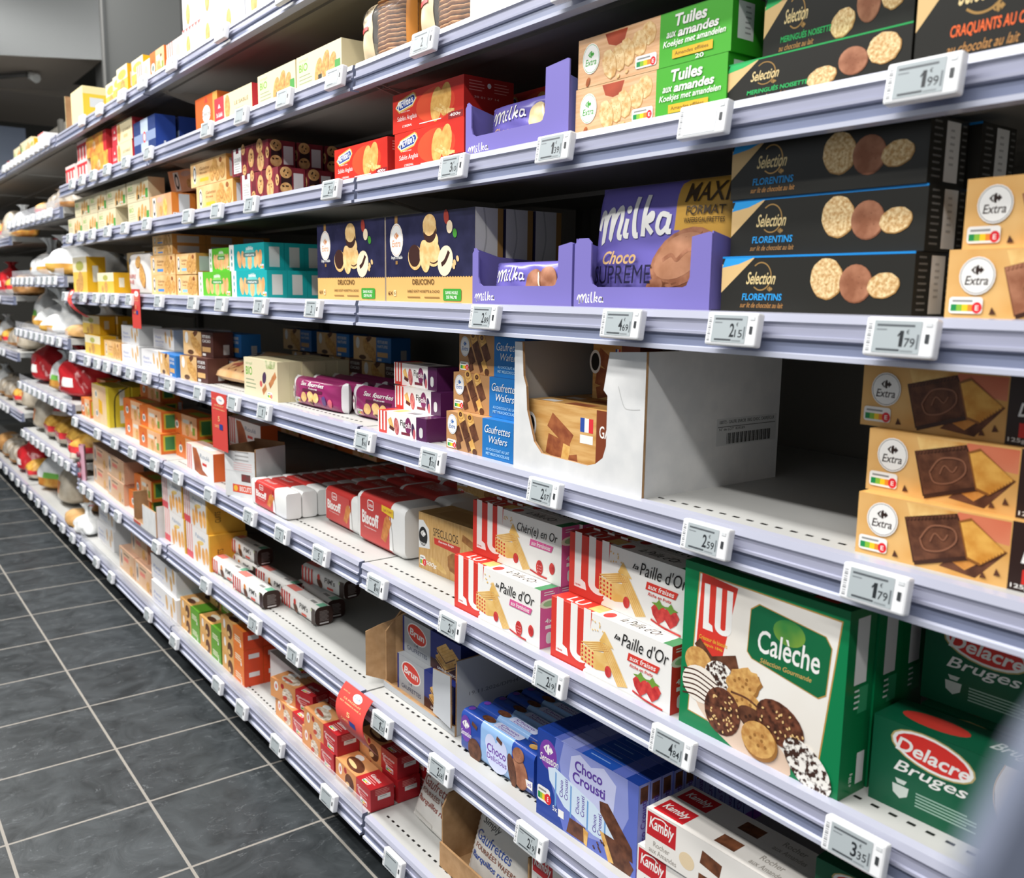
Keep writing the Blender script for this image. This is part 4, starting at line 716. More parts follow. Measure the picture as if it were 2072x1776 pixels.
# ------------------------------------------------------------------ setting
def struct(name,mb,**k):
    o=mb.build(name,**k); o['kind']='structure'; return o
def floor_mat():
    t=bpy.data.materials.new('slate_tiles'); t.use_nodes=True; n=t.node_tree.nodes; L=t.node_tree.links; b=n['Principled BSDF']
    tc=n.new('ShaderNodeTexCoord'); sx=n.new('ShaderNodeSeparateXYZ'); L.new(tc.outputs['Object'],sx.inputs[0])
    def mth(op,a,b_=None):
        q=n.new('ShaderNodeMath'); q.operation=op
        for i,v in enumerate((a,b_)):
            if v is None: continue
            if isinstance(v,(int,float)): q.inputs[i].default_value=v
            else: L.new(v,q.inputs[i])
        return q.outputs[0]
    def edge(src,off,per):
        f=mth('FRACT',mth('DIVIDE',mth('ADD',src,off),per)); return mth('MULTIPLY',mth('MINIMUM',f,mth('SUBTRACT',1,f)),per)
    d=mth('MINIMUM',edge(sx.outputs[0],20*.312+1.482,.312),edge(sx.outputs[1],20*.302,.302))
    g=mth('LESS_THAN',d,.0032)
    cell=n.new('ShaderNodeCombineXYZ'); L.new(mth('FLOOR',mth('DIVIDE',mth('ADD',sx.outputs[0],20*.312+1.482),.312)),cell.inputs[0]); L.new(mth('FLOOR',mth('DIVIDE',mth('ADD',sx.outputs[1],20*.302),.302)),cell.inputs[1])
    wn=n.new('ShaderNodeTexWhiteNoise'); L.new(cell.outputs[0],wn.inputs['Vector'])
    nz=n.new('ShaderNodeTexNoise'); nz.inputs['Scale'].default_value=9; nz.inputs['Detail'].default_value=9; nz.inputs['Roughness'].default_value=.62; nz.inputs['Distortion'].default_value=1.2; L.new(tc.outputs['Object'],nz.inputs['Vector'])
    r=n.new('ShaderNodeValToRGB'); r.color_ramp.elements[0].color=lin('#25292b'); r.color_ramp.elements[1].color=lin('#43484b'); r.color_ramp.elements[0].position=.3; r.color_ramp.elements[1].position=.75
    L.new(mth('ADD',nz.outputs['Fac'],mth('MULTIPLY',mth('SUBTRACT',wn.outputs['Value'],.5),.16)),r.inputs[0])
    mp=n.new('ShaderNodeMapping'); mp.inputs['Scale'].default_value=(14,5,1); mp.inputs['Rotation'].default_value=(0,0,.7); L.new(tc.outputs['Object'],mp.inputs[0]); n2=n.new('ShaderNodeTexNoise'); n2.inputs['Scale'].default_value=1.6; n2.inputs['Detail'].default_value=6; n2.inputs['Distortion'].default_value=2.5; L.new(mp.outputs[0],n2.inputs['Vector'])
    cr=mth('LESS_THAN',mth('ABSOLUTE',mth('SUBTRACT',n2.outputs['Fac'],.62)),.006)
    m1=n.new('ShaderNodeMix'); m1.data_type='RGBA'; L.new(mth('MULTIPLY',cr,.35),m1.inputs['Factor']); L.new(r.outputs[0],m1.inputs['A']); m1.inputs['B'].default_value=lin('#8b9093')
    m2=n.new('ShaderNodeMix'); m2.data_type='RGBA'; L.new(g,m2.inputs['Factor']); L.new(m1.outputs['Result'],m2.inputs['A']); m2.inputs['B'].default_value=lin('#8f8a82'); L.new(m2.outputs['Result'],b.inputs['Base Color'])
    L.new(mth('ADD',mth('MULTIPLY',nz.outputs['Fac'],.25),mth('ADD',.26,mth('MULTIPLY',g,.35))),b.inputs['Roughness'])
    bp=n.new('ShaderNodeBump'); bp.inputs['Strength'].default_value=.35; bp.inputs['Distance'].default_value=.004; L.new(mth('SUBTRACT',nz.outputs['Fac'],mth('MULTIPLY',g,.4)),bp.inputs['Height']); L.new(bp.outputs[0],b.inputs['Normal']); b.inputs['Specular IOR Level'].default_value=.5
    return t
f_=MB(); f_.poly([(-9,-6,0),(4,-6,0),(4,3,0),(-9,3,0)],floor_mat()); struct('floor',f_)
GREY=m('#5c5e5e',.36,.5); DKG=m('#55534f',.5); SOF=m('#9a8f83',.6)
# dropped bulkheads of the ceiling far down the aisle: curved fascia with seams, pale soffit, a second step behind
def arc(x,bulge,z0,z1,soff,mt,n=24,y0=-2.4,y1=.92,tilt=0):
    mb=MB(); P=[(x+tilt*(y0+(y1-y0)*i/n)-bulge*((i/n-.8)*1.2)**2,y0+(y1-y0)*i/n) for i in range(n+1)]
    for i in range(n):
        (a,b),(c,d)=P[i],P[i+1]; mb.poly([(a,b,z0),(c,d,z0),(c,d,z1),(a,b,z1)],mt); mb.poly([(a,b,z0),(a-soff,b,z0),(c-soff,d,z0),(c,d,z0)],SOF)
    return mb
struct('ceiling_bulkhead',arc(-6.2,.2,2.83,4.2,1.3,GREY,tilt=.56)); struct('ceiling_bulkhead',arc(-7.3,.35,2.83,2.95,2.0,SOF,y0=-2.4,y1=3)); 
w=MB(); w.box(-5.95,.925,2.0,-5.66,.945,4.2,GREY); w.box(-5.69,.91,2.0,-5.65,.924,4.2,m('#8a8a88',.4,.4)); struct('trim_1',w)
w=MB(); w.box(-5.8,.946,2.0,-5.75,1.5,4.2,m('#6f7170',.45,.3)); w.box(-5.9,1.5,2.0,-3.2,1.54,4.2,m('#585856',.5,.3)); w.box(-4.7,1.47,2.0,-4.66,1.5,4.2,m('#7a7a78',.45,.3)); struct('wall_back',w)
w=MB(); w.box(-3.2,1.5,2.0,2.5,1.54,4.2,DKG); struct('wall_back',w)
w=MB(); w.box(-9,-6,0,-8.96,3,4.2,m('#46443f',.7)); struct('wall_far',w)
w=MB(); w.poly([(-9,-6,4.2),(-9,3,4.2),(4,3,4.2),(4,-6,4.2)],m('#4a4946',.7)); struct('ceiling',w)
b_=MB(); b_.tube([(-6.4,.55,2.8),(-6.9,.2,2.8)],.02,m('#4b4a48')); b_.tube([(-6.42,.57,2.8),(-6.36,.6,2.77)],.035,m('#c9c9c6')); o=b_.build('ceiling_rail'); tag(o,'dark rail with a pale end lamp under the curved ceiling soffit','ceiling rail')
b_=MB(); b_.box(-7.9,.3,2.2,-7.86,.75,2.62,m('#8f9aae',.4)); b_.box(-7.91,.28,2.18,-7.85,.77,2.21,m('#4a4a4c')); b_.box(-7.89,.5,2.62,-7.87,.52,2.84,m('#4a4a4c')); o=b_.build('hanging_sign'); tag(o,'blue-grey sign hanging far beyond the bread shelves','sign')
# ------------------------------------------------------------------ shelving
SHT=tex('#b9b9b6','#aeaeab',3,.5,name='painted_shelf_steel'); SHU=m('#8f8a83',.6); Z={1:.133,2:.405,3:.679,4:.953,5:1.196,6:1.424,7:1.624,8:1.826}  # SHU: same shelf paint, with the shade underneath put into a darker colour
LEV={1:'bottom shelf by the floor',2:'second shelf up',3:'third shelf up',4:'fourth shelf up',5:'fifth shelf up at eye level',6:'sixth shelf up',7:'seventh shelf up',8:'topmost shelf'}
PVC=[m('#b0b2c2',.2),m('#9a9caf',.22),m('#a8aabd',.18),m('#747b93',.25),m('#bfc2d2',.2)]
def rail(x0,x1,parent,high=False):
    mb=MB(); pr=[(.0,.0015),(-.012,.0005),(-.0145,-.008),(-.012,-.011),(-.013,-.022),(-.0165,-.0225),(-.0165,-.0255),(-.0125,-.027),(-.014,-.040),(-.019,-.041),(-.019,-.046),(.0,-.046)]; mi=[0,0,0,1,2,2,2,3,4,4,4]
    for i in range(len(pr)-1):
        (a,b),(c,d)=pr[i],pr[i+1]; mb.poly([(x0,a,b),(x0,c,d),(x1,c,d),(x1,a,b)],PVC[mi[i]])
    for x in (x0,x1): mb.poly([(x,a,b) for a,b in pr],PVC[3])
    return mb.build('price_rail',parent)
def shelf(z,x0,x1,label,slots=False,riser=False,bracket=True,depth=.52):
    root=empty('store_shelf'); root.location=(x0,0,z); w=x1-x0; mb=MB()
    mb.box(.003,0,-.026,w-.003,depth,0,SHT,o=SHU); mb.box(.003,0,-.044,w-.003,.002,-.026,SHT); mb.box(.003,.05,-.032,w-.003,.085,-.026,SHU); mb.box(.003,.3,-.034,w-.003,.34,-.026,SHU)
    if slots:
        n=int((w-.06)/.0205)
        for k in range(n): x=.03+k*.0205; mb.poly([(x,.024,.0004),(x+.009,.024,.0004),(x+.009,.0285,.0004),(x,.0285,.0004)],BLK)
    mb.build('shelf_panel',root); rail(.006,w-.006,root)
    if bracket:
        for x in (.012,w-.012):
            q=MB(); q.prism([(.04,-.03),(.12,-.05),(.3,-.075),(.5,-.11),(depth,-.11),(depth,-.02),(.04,-.02)],Vector((x,0,0)),Vector((0,1,0)),Vector((0,0,1)),.003,m('#a39d95',.5)); q.build('bracket',root)
    if riser:
        q=MB(); q.box(.006,-.0135,.002,w-.006,-.0115,.034,film('clear_plastic_riser','#eef0f6',.3,.1)); q=q.build('clear_riser'); q.location=(x0,0,z); tag(q,label.replace('metal shelf with price rail,','clear lip along front of'),'shelf lip','clear shelf lips')
    tag(root,label,'shelf','shelves of the biscuit and bread aisle'); return root
BAYS=[(0,1.33,'in the nearest biscuit bay'),(-1.33,0,'in the middle biscuit bay'),(-2.63,-1.33,'in the farthest biscuit bay')]
for bi,(x0,x1,bn) in enumerate(BAYS):
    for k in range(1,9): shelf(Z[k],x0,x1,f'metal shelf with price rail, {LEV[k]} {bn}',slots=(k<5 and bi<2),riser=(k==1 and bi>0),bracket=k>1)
ZD={2:.456,3:.717,4:1.0,5:1.262,6:1.545}; ZE={2:.532,3:.862,4:1.165,5:1.479}
for x0,x1,zz,bn in ((-3.95,-2.64,ZD,'in the nearer bread bay'),(-5.3,-3.96,ZE,'in the farther bread bay'),(-6.6,-5.31,ZE,'in the last bread bay')):
    for k,z in sorted(zz.items())+[(1,.133),(8,1.83)]: shelf(z,x0,x1,f'metal shelf with price rail, {LEV[k].split(" at")[0]} {bn}',bracket=False,riser=(k in (3,4,5,6)))
shelf(Z[5],1.336,2.66,'grey metal shelf with price rail just beyond the right frame edge')
NM=['nearest biscuit bay','middle biscuit bay','farthest biscuit bay','nearer bread bay','farther bread bay','last bread bay','bay right of the frame']
for (x0,x1),n_ in zip(((0,1.33),(-1.33,0),(-2.63,-1.33),(-3.95,-2.64),(-5.3,-3.96),(-6.6,-5.31),(1.336,2.66)),NM):
    root=empty('shelving_frame'); root.location=(x0,0,0); w=x1-x0
    mb=MB(); mb.box(.002,.55,.05,w-.002,.57,2.3,m('#77736a',.6)); mb.build('back_panel',root)
    mb=MB(); mb.box(.002,.05,.0,w-.002,.07,.085,m('#2b2b2c',.6)); mb.build('base_plinth',root)
    for x in (.0,w-.03):
        mb=MB(); mb.box(x+.002,.525,.0,x+.028,.549,2.32,m('#5a5853',.5)); mb.build('upright',root)
    tag(root,f'dark steel back panel and uprights behind the shelves of the {n_}','shelving frame')
# ------------------------------------------------------------------ electronic price labels
def esl(price,blank=False):
    root=empty('price_label'); w,h=.07,.037; mb=MB(); H=m('#e9eaec',.3)
    mb.box(0,-.012,-h,w,.0,0,H); f=Face(mb,(0,-.012,-h),(1,0,0),(0,0,1),w,h)
    for k in range(12): f.R(.045,.12+k*.062,.1,.12+k*.062+.02+.02*(k%3==0),m('#8b8d90'))
    hs=mb.build('housing',root,bevel=.0025,seg=2)
    s=MB(); f=Face(s,(.0095,-.0123,-h+.0035),(1,0,0),(0,0,1),.047,.030); f.R(0,0,1,1,m('#a9b1b4' if not blank else '#dfe3e6',.25)); D=m('#23272b')
    if price:
        a,b=(price.split('.')+[''])[:2]; f.T(a,.52 if a!='1' else .57,.2,.14 if a!='1' else .08,.5,D,0,.02)
        if a=='1': f.Pg([(.52,.55),(.585,.7),(.585,.6),(.54,.5)],D)
        if b: f.T('€',.7,.6,.06,.14,D); f.T(b,.68,.2,.22,.28,D,0,.01)
        f.R(.93,.15,.97,.6,m('#6a7074'))
    if not blank: f.R(.06,.82,.86,.89,m('#555a5e')); f.R(.06,.7,.28,.74,m('#7a8084')); f.R(.1,.06,.6,.13,m('#4a4f53')); f.R(.62,.05,.88,.1,m('#83898c'))
    s.build('screen',root)
    c=MB(); c.box(.061,-.0128,-h*.62,.0645,-.0119,-h*.4,m('#3a3d40')); c.box(.06,-.0126,-h*.22,.066,-.0119,-h*.12,m('#cfd2d4')); c.build('button',hs)
    return root
ESLP={}
def label(price,x,z,lab,tilt=-8,blank=False):
    k=(price,blank)
    if k not in ESLP: o=ESLP[k]=esl(price,blank)
    else: o=copy_tree(ESLP[k])
    o.location=(x,-.0195,z-.001); o.rotation_euler=(radians(-tilt if 0 else tilt),0,0); tag(o,lab,'price label','electronic price labels on the rails')
LX={8:[-.303,-.67,-1.057,-1.336,-1.571,-1.861,-2.121],7:[.599,.238,-.079,-.315,-.559,-.796,-1.309,-1.563,-1.804,-2.0,-2.174,-2.342],6:[1.087,.832,.571,.324,-.104,-.517,-.744,-.971,-1.364,-1.615,-1.842,-2.068,-2.252,-2.45],
5:[1.085,.888,.712,.413,-.195,-.478,-.739,-.958,-1.272,-1.6,-1.797,-1.93,-2.062,-2.27,-2.604],4:[1.079,.864,.564,.262,.02,-.475,-.674,-.938,-1.209,-1.45,-1.646,-1.814,-1.96,-2.105,-2.266,-2.531],
3:[1.079,.826,.585,.323,.063,-.184,-.39,-.589,-.884,-1.166,-1.408,-1.673,-1.907,-2.17,-2.561],2:[.547,.289,.078,-.336,-.579,-.949,-1.431,-1.922,-2.116,-2.362,-2.496],
1:[.121,-.168,-.454,-.693,-.879,-1.279,-1.569,-2.076,-2.317,-2.567,-2.762,-2.974,-3.179,-3.388,-3.585,-3.797,-4.0,-4.2,-4.4,-4.62,-4.85]}
PR={6:['1.99','','1.39','3.10','2.25','2.'],5:['1.79','2.15','4.69','2.89','2.','2.'],4:['1.79','2.59','2.07','1.70','1.96','1.'],3:['3.35','4.84','2.19','2.19','1.99','5.','2.','2.'],2:['2.19','2.68','1.25','1.','3.'],7:['','2.']}
for k,xs in LX.items():
    for i,x in enumerate(xs):
        p=(PR.get(k,[])+['']*40)[i]; L_=LEV[k].split(' at')[0].replace(' by the floor','')
        o=['first','second','third','fourth','fifth','sixth','seventh','eighth','ninth','tenth','eleventh','twelfth','thirteenth','fourteenth','fifteenth','sixteenth','seventeenth','eighteenth','nineteenth','twentieth','twenty-first'][i]
        pt=(' reading '+p.replace('.',' euro ').strip() if len(p)>2 else (' with glaring blank screen' if (k,i)==(6,1) else ''))
        label(p,x,Z[k],f'price label{pt}, {o} from right on {L_} rail',tilt=-9,blank=(k,i)==(6,1) or k==8)
for zz,x0,bn in ((ZD,-3.92,'nearer'),(ZE,-5.25,'farther')):
    for k,z in zz.items():
        for i in range(9 if zz is ZD else 7): label('',x0+.03+i*.137+random.uniform(-.02,.02),z,f'small white price label, {ORD[i] if i else "first"} from the left on {LEV[k].split(" at")[0]}, {bn} bread bay',blank=k>5)
for i in range(11): label('',-3.9+i*.113,1.83,f'small white price label, {ORD[i] if i else "first"} from the left on topmost shelf, nearer bread bay',blank=True)
# ------------------------------------------------------------------ red offer strips hanging from rails
def strip(x,z,w,l,label_,curl=.0,swing=0,fold=0):
    mb=MB(); RD=m('#cf4640',.4)
    def fn(a,b,o=0):
        t=1-b; y=-.024-curl*math.sin(t*2.6)*l-o; xx=a*w+swing*t*t+.0
        return Vector((xx,y,-t*l))
    mb.grid(fn,6,16,RD); mb.grid(lambda a,b:fn(1-a,b,-.0008),6,16,RD)
    f=Face(mb,(0,0,0),(1,0,0),(0,0,1),w,l,fn=lambda a,b,o:fn(a,b,o)); Y=m('#ecc08a')
    f.E(.6,.88,.2,.075,WH); f.T('Club',.5,.865,.2,.035,m('#2a5a9a')); f.T('AVEC LE',.08,.87,.24,.02,Y); f.T('CE PRODUIT',.2,.76,.62,.03,Y); f.T('EST REMBOURSÉ À',.12,.7,.76,.03,Y); f.T('5',.42,.5,.12,.09,Y); f.R(.5,.36,.72,.46,m('#2b3f86')); f.T('CARTE',.2,.38,.26,.05,Y)
    o=mb.build('offer_strip'); o.location=(x,0,z); tag(o,label_,'offer strip','red offer strips on the rails'); return o
strip(-1.562,1.212,.1,.125,'red offer strip hanging from eye-level rail below the white biscuit bag'); strip(-.821,.948,.115,.15,'red offer strip hanging above the white carton and striped roll box')
strip(-.05,.415,.118,.09,'curled red offer strip hanging over the red sponge cake boxes',curl=.35,swing=.05); strip(-2.46,1.205,.07,.1,'twisted red offer strip at the eye-level rail above white bread bags',curl=.3,swing=.3)
# ------------------------------------------------------------------ open cartons
def panel(mb,pts,o,u,v,th,out,inn): 
    mb.prism(pts,Vector(o),Vector(u),Vector(v),th,out,KRAFT); n=Vector(u).cross(Vector(v)); mb.poly([Vector(o)+Vector(u)*a+Vector(v)*b-n*(th+.0003) for a,b in pts][::-1],inn)
def open_carton(name,label,x,y,z,w,d,h,out,inn,front,left=None,right=None,ang=0,art=None,rart=None,back=None):
    root=empty(name); th=.004; mb=MB(); mb.box(.0015,.0015,.0006,w-.0015,d-.0015,.0036,out,t=inn)
    hb=back or h; panel(mb,[(0.001,0),(w-.001,0),(w-.001,hb-.0005),(.001,hb-.0005)],(w,d-.0005,0),(-1,0,0),(0,0,1),th,out,inn)
    panel(mb,right or [(0,0),(d,0),(d,h),(0,h)],(w,0,0),(0,1,0),(0,0,1),th,out,inn); panel(mb,left or [(0,0),(d,0),(d,h),(0,h)],(0,d,0),(0,-1,0),(0,0,1),th,out,inn)
    if rart: rart(Face(mb,(w,0,0),(0,1,0),(0,0,1),d,h))
    mb.build('carton_body',root); fb=MB(); panel(fb,front,(0,-.0045,0),(1,0,0),(0,0,1),th,out,inn)
    if art: art(Face(fb,(0,-.0045,0),(1,0,0),(0,0,1),w,h))
    fb.build('torn_front_panel',root); root.location=(x,y,z); root.rotation_euler=(0,0,radians(ang)); tag(root,label,'carton'); return root
# ================================================================== fourth shelf up
z=Z[4]
def wr(f):
    f.R(.5,.3,.98,.5,m('#c4c6c6')); f.T('100772 - GAUFR. ENROB. 180G CHOC. CARREFOUR',.52,.46,.44,.025,m('#3a3a3a')); f.R(.51,.435,.97,.44,m('#4a4a4a')); f.T('N° de LOT  829289',.52,.41,.2,.02,m('#4a4a4a'))
    for k in range(34): f.R(.58+k*.0105,.31,.58+k*.0105+(.003,.006,.008)[k*7%3],.39,BLK)
def wl(f): f.S([(.82,.75),(.86,.62),(.9,.6),(.97,.61)],.006,m('#b5b5b4'))
open_carton('carton','tall open white carton with a torn cut-out front and printed lot label',.489,.002,z,.276,.27,.19,CARD,m('#a9a5a0',.8),[(0,0),(.276,0),(.276,.19),(.208,.186),(.203,.16),(.198,.135),(.206,.128),(.206,.06),(.2,.043),(.186,.033),(.17,.028),(.1,.029),(.068,.03),(.05,.045),(.032,.09),(.029,.125),(.022,.14),(.018,.19),(0,.19)],art=wl,rart=wr)
for k in range(5): put('enrobed_wafer_box',f'brown glazed wafer box inside the tall white carton, {"front" if not k else ORD[k]+" from the front"}',.499,.012+k*.047,z+.004,group='wafer boxes in the white carton')
put('upright_enrobed_box','brown glazed wafer box on top of the others inside white carton',.545,.105,z+.1045,group='wafer boxes in the white carton')
for i,(x,y,dz,w_) in enumerate(((1.063,.013,0,'bottom'),(1.058,.032,.064,'middle'),(1.035,.05,.128,'top'))): put('dark_chocolate_biscuit_box',f'tan box with dark chocolate biscuits, {w_} of the stack right of white carton',x,y,z+dz,(2,0,-1)[i],'dark chocolate biscuit stack')
for i,(x,y,w_) in enumerate(((.296,.0,'bottom'),(.287,.02,'middle'),(.292,.028,'top'))): put('chocolate_wafer_roll_box',f'tan and blue wafer roll box, {w_} of the stack beside white carton',x,y,z+.0645*i,(.3,0,-1.5)[i],'wafer roll stack')
for i,(x,y,w_) in enumerate(((.07,-.008,'bottom'),(.058,.036,'middle'),(.03,.05,'top'))): put('fig',f'white and purple striped fig biscuit pack, {w_} of the three stacked',x,y,z+.0425*i,(2,-.5,-2)[i],'fig biscuit stack')
row('plum_biscuit_pack','plum purple filled biscuit pack, left row, {}',4,.047,-.434,.03,z,1,'plum biscuit packs'); row('plum_biscuit_pack','plum purple filled biscuit pack, right row, {}',3,.047,-.166,.046,z,3,'plum biscuit packs')
row('fig_bar_box','cream and green fig bar box standing in the row, {}',6,.0305,-.661,.009,z,0,'fig bar boxes'); put('fig_bar_box','cream fig bar box lying flat behind the plum packs',-.7,.42,z,-5,'fig bar boxes',rx=-90).location.z=z+.031
pillow('flow_pack','biscuit_pack','biscuit pack',.24,.17,.045,lambda a,b:tex('#e2b98a','#cf9c66',14,.35,name='peach_film_print'),lambda f:(f.E(.22,.6,.24,.24,WH),f.E(.22,.6,.2,.2,BLK),f.E(.22,.6,.12,.1,WH),f.R(.42,.4,.66,.56,m('#4d8fc8')),[f.Q(.4+.2*k,.22,.25,.2,m('#9a4f3c'),30) for k in range(3)]),p=4,crimp=.006)
put('flow_pack','peach flow-wrapped biscuit pack lying tilted left of the cream boxes',-.975,.03,z+.046,2,rx=-72)
for i,(x,y,w_) in enumerate(((-1.155,.0,'lower'),(-1.175,.018,'upper'))): put('brown_butter_biscuit_box',f'brown box with butter biscuits, {w_} of the front pair',x,y,z+.071*i,(4,6)[i],'butter biscuit boxes'); put('blue_butter_biscuit_box' if i else 'brown_butter_biscuit_box',f'dark butter biscuit box behind the brown pair, {w_}',x+.03,y+.07,z+.071*i,(4,6)[i],'butter biscuit boxes')
put('blue_butter_biscuit_box','blue and sand butter biscuit box at front, left of the brown pair',-1.37,.002,z,-3,'butter biscuit boxes')
for i,(x,y) in enumerate(((-1.245,.36),(-.98,.355),(-.73,.35))): put('blue_butter_biscuit_box',f'blue and sand butter biscuit box lying in back row, {("left","middle","right")[i]} of three',x,y,z+.075,2,'butter biscuit boxes at the back')
for i,(x,y) in enumerate(((-1.2,.37),(-.95,.38),(-.72,.37))): put('brown_butter_biscuit_box',f'brown butter biscuit box under the back row, {("left","middle","right")[i]} of three',x,y,z,2,'butter biscuit boxes at the back')
put('white_biscuit_box','white butter biscuit box at the front, first left of the blue box',-1.58,.004,z,2,'white biscuit boxes'); put('white_biscuit_box','white butter biscuit box at the front, second left of the blue box',-1.872,.014,z,2,'white biscuit boxes')
put('white_biscuit_box','white butter biscuit box, upper of the left pair',-1.93,.03,z+.066,2,'white biscuit boxes'); put('white_biscuit_box','white butter biscuit box, upper of the right pair',-1.6,.05,z+.066,2,'white biscuit boxes'); put('white_biscuit_box','white butter biscuit box topping the right pair, set back',-1.55,.14,z+.066,2,'white biscuit boxes')
put('honey_biscuit_box','peach golden box between yellow boxes and white boxes, fourth shelf',-2.2,.03,z,-2); put('yellow_biscuit_box','yellow and cream biscuit box, lower of the pair beside white bread bags',-2.47,.018,z,1,'yellow biscuit boxes'); put('yellow_biscuit_box','yellow and cream biscuit box, upper of the pair beside white bread bags',-2.6,.04,z+.0745,3,'yellow biscuit boxes'); put('yellow_biscuit_box','yellow biscuit box behind the upper one of the yellow pair',-2.58,.105,z+.0745,3,'yellow biscuit boxes'); put('yellow_biscuit_box','yellow biscuit box behind the lower one of the yellow pair',-2.47,.085,z,1,'yellow biscuit boxes')
# ================================================================== fifth shelf up
z=Z[5]
put('milk_chocolate_biscuit_box','tan milk chocolate biscuit box at right frame edge, lower',1.137,.012,z,1,'milk chocolate biscuit stack'); put('milk_chocolate_biscuit_box','tan milk chocolate biscuit box at right frame edge, upper',1.143,.022,z+.0635,-2,'milk chocolate biscuit stack')
for i,(x,y,w_) in enumerate(((.868,.012,'bottom'),(.87,.022,'middle'),(.868,.02,'top'))):
    put('florentine_box',f'black and blue florentine biscuit box, {w_} of the front stack',x,y,z+.0635*i,0,'florentine boxes')
    put('florentine_box',f'black and blue florentine biscuit box, {w_} of the second stack behind',x+.012,y+.073,z+.0635*i,0,'florentine boxes')
put('tall_lilac_tray','lilac display tray holding the big gold and lilac wafer bag',.612,.008,z); put('maxi_wafer_bag','big lilac and gold wafer bag standing in the taller lilac tray',.612,.022,z+.004,0,rx=-4)
put('maxi_wafer_bag','big lilac wafer bag hidden behind the front one in tray',.61,.1,z+.004,1,rx=-4)
put('low_lilac_tray','lilac display tray nearly empty beside the dark navy biscuit packs',.363,.008,z); put('lilac_wafer_pack','small lilac wafer pack lying in the lower lilac tray',.392,.016,z+.006,-2,rx=-8).scale=(1.12,1,1.25); put('lilac_wafer_pack','small lilac wafer pack behind the front one in lower tray',.4,.075,z+.004,0,rx=-12)
for k in range(3): put('hazelnut_sandwich_pack',f'navy and gold hazelnut sandwich biscuit pack, right column, {"front" if not k else ORD[k]+" from the front"}',.07+.004*k,.012+k*.058,z,0,'navy sandwich biscuit packs')
for k in range(2): put('hazelnut_sandwich_pack',f'navy and gold hazelnut sandwich biscuit pack, left column, {"front" if not k else ORD[k]+" from the front"}',-.225,.012+k*.058,z,0,'navy sandwich biscuit packs')
row('teal_shortbread_box','teal shortbread box, bottom layer, {}',6,.0505,-.737,.012,z,0,'teal shortbread boxes',.0005); row('teal_shortbread_box','teal shortbread box, top layer, {}',3,.0505,-.765,.018,z+.0655,0,'teal shortbread boxes',.0005)
row('green_shortbread_box','green shortbread box, bottom layer, {}',3,.0505,-.995,.012,z,0,'green shortbread boxes',.0005); row('short_green_shortbread_box','small green shortbread box, top layer, {}',2,.05,-.925,.02,z+.0655,0,'green shortbread boxes',.0005)
for k in range(2): row('golden_biscuit_box','golden biscuit box, left column, '+('bottom','second')[k]+' layer, {}',2,.061,-1.452,.012,z+.0605*k,0,'golden biscuit boxes',.0005); row('narrow_golden_biscuit_box','golden biscuit box, right column, '+('bottom','second')[k]+' layer, {}',2,.061,-1.19,.012,z+.0605*k,0,'golden biscuit boxes',.0005)
for k in range(2): row('flat_golden_box','flat golden box, '+('third','top')[k]+' layer of the left column, {}',3,.101,-1.43,.014,z+.1215+.0295*k,0,'golden biscuit boxes',.0005)
pillow('cream_biscuit_bag','biscuit_bag','biscuit bag',.24,.135,.05,lambda a,b:m('#e6e1dc',.3),lambda f:(f.T('GAUFRE',.1,.38,.4,.1,m('#c8706a')),f.T('FINE',.1,.24,.3,.1,m('#c8706a')),f.E(.62,.78,.2,.14,CK),f.E(.8,.45,.16,.3,CK,15),f.E(.18,.8,.06,.08,m('#5a6a7a'))),p=4)
put('cream_biscuit_bag','white biscuit bag with orange biscuits, eye-level shelf, left of golden boxes',-1.755,.012,z,0); put('cream_biscuit_bag','white biscuit bag behind and left of the front white bag',-1.83,.07,z,0)
put('yellow_biscuit_box','short yellow box at eye level beside the tall yellow one',-2.169,.012,z,0,'yellow boxes at eye level'); put('yellow_biscuit_box','short yellow box behind the front short one at eye level',-2.1,.08,z,0,'yellow boxes at eye level'); put('yellow_biscuit_box','yellow box stacked on the back one at eye level',-2.08,.1,z+.0745,0,'yellow boxes at eye level'); put('tall_yellow_biscuit_box','tall yellow and cream box at the left end of eye-level shelf',-2.586,.012,z,0); put('yellow_biscuit_box','yellow box far back on the eye-level shelf, behind white bag',-1.75,.3,z+.075,0,'yellow boxes at eye level'); put('yellow_biscuit_box','yellow box far back at eye level, under another yellow box',-1.75,.3,z,0,'yellow boxes at eye level')
# ================================================================== sixth shelf up
z=Z[6]
put('caramel_crisp_box','black and orange caramel crisp box at the right edge',1.086,.012,z,0); 
put('hazelnut_meringue_box','black and green hazelnut meringue box, lower',.86,.014,z,0,'hazelnut meringue boxes').scale=(.94,1,.72)
put('hazelnut_meringue_box','black and green hazelnut meringue box, upper, set back',.895,.03,z+.048,0,'hazelnut meringue boxes').scale=(.75,1,1)
for k,(x,w_) in enumerate(((.599,'lower'),(.601,'upper'))): row('almond_thins_box','wood and green almond biscuit box, '+w_+' layer, {}',2,.052,x+.001,.012,z+.0625*k,0,'almond biscuit boxes',.001)
put('white_choc_tray','lilac display tray with a raised right side on sixth shelf',.341,.008,z); put('white_chocolate_wafer_pack','lilac wafer pack with pale biscuits in the raised tray',.36,.03,z+.02,-1,rx=-6); put('white_chocolate_wafer_pack','lilac wafer pack behind the pale biscuit one in tray',.36,.07,z+.01,-1,rx=-6)
put('red_shortbread_box','red shortbread box, lower one under the other, beside the tray',.105,.012,z,0,'red shortbread boxes'); put('red_shortbread_box','red shortbread box, upper one beside the raised tray',.095,.014,z+.0675,1,'red shortbread boxes'); put('red_shortbread_box','red shortbread box at the front, left of the stacked pair',-.137,.012,z,-1,'red shortbread boxes')
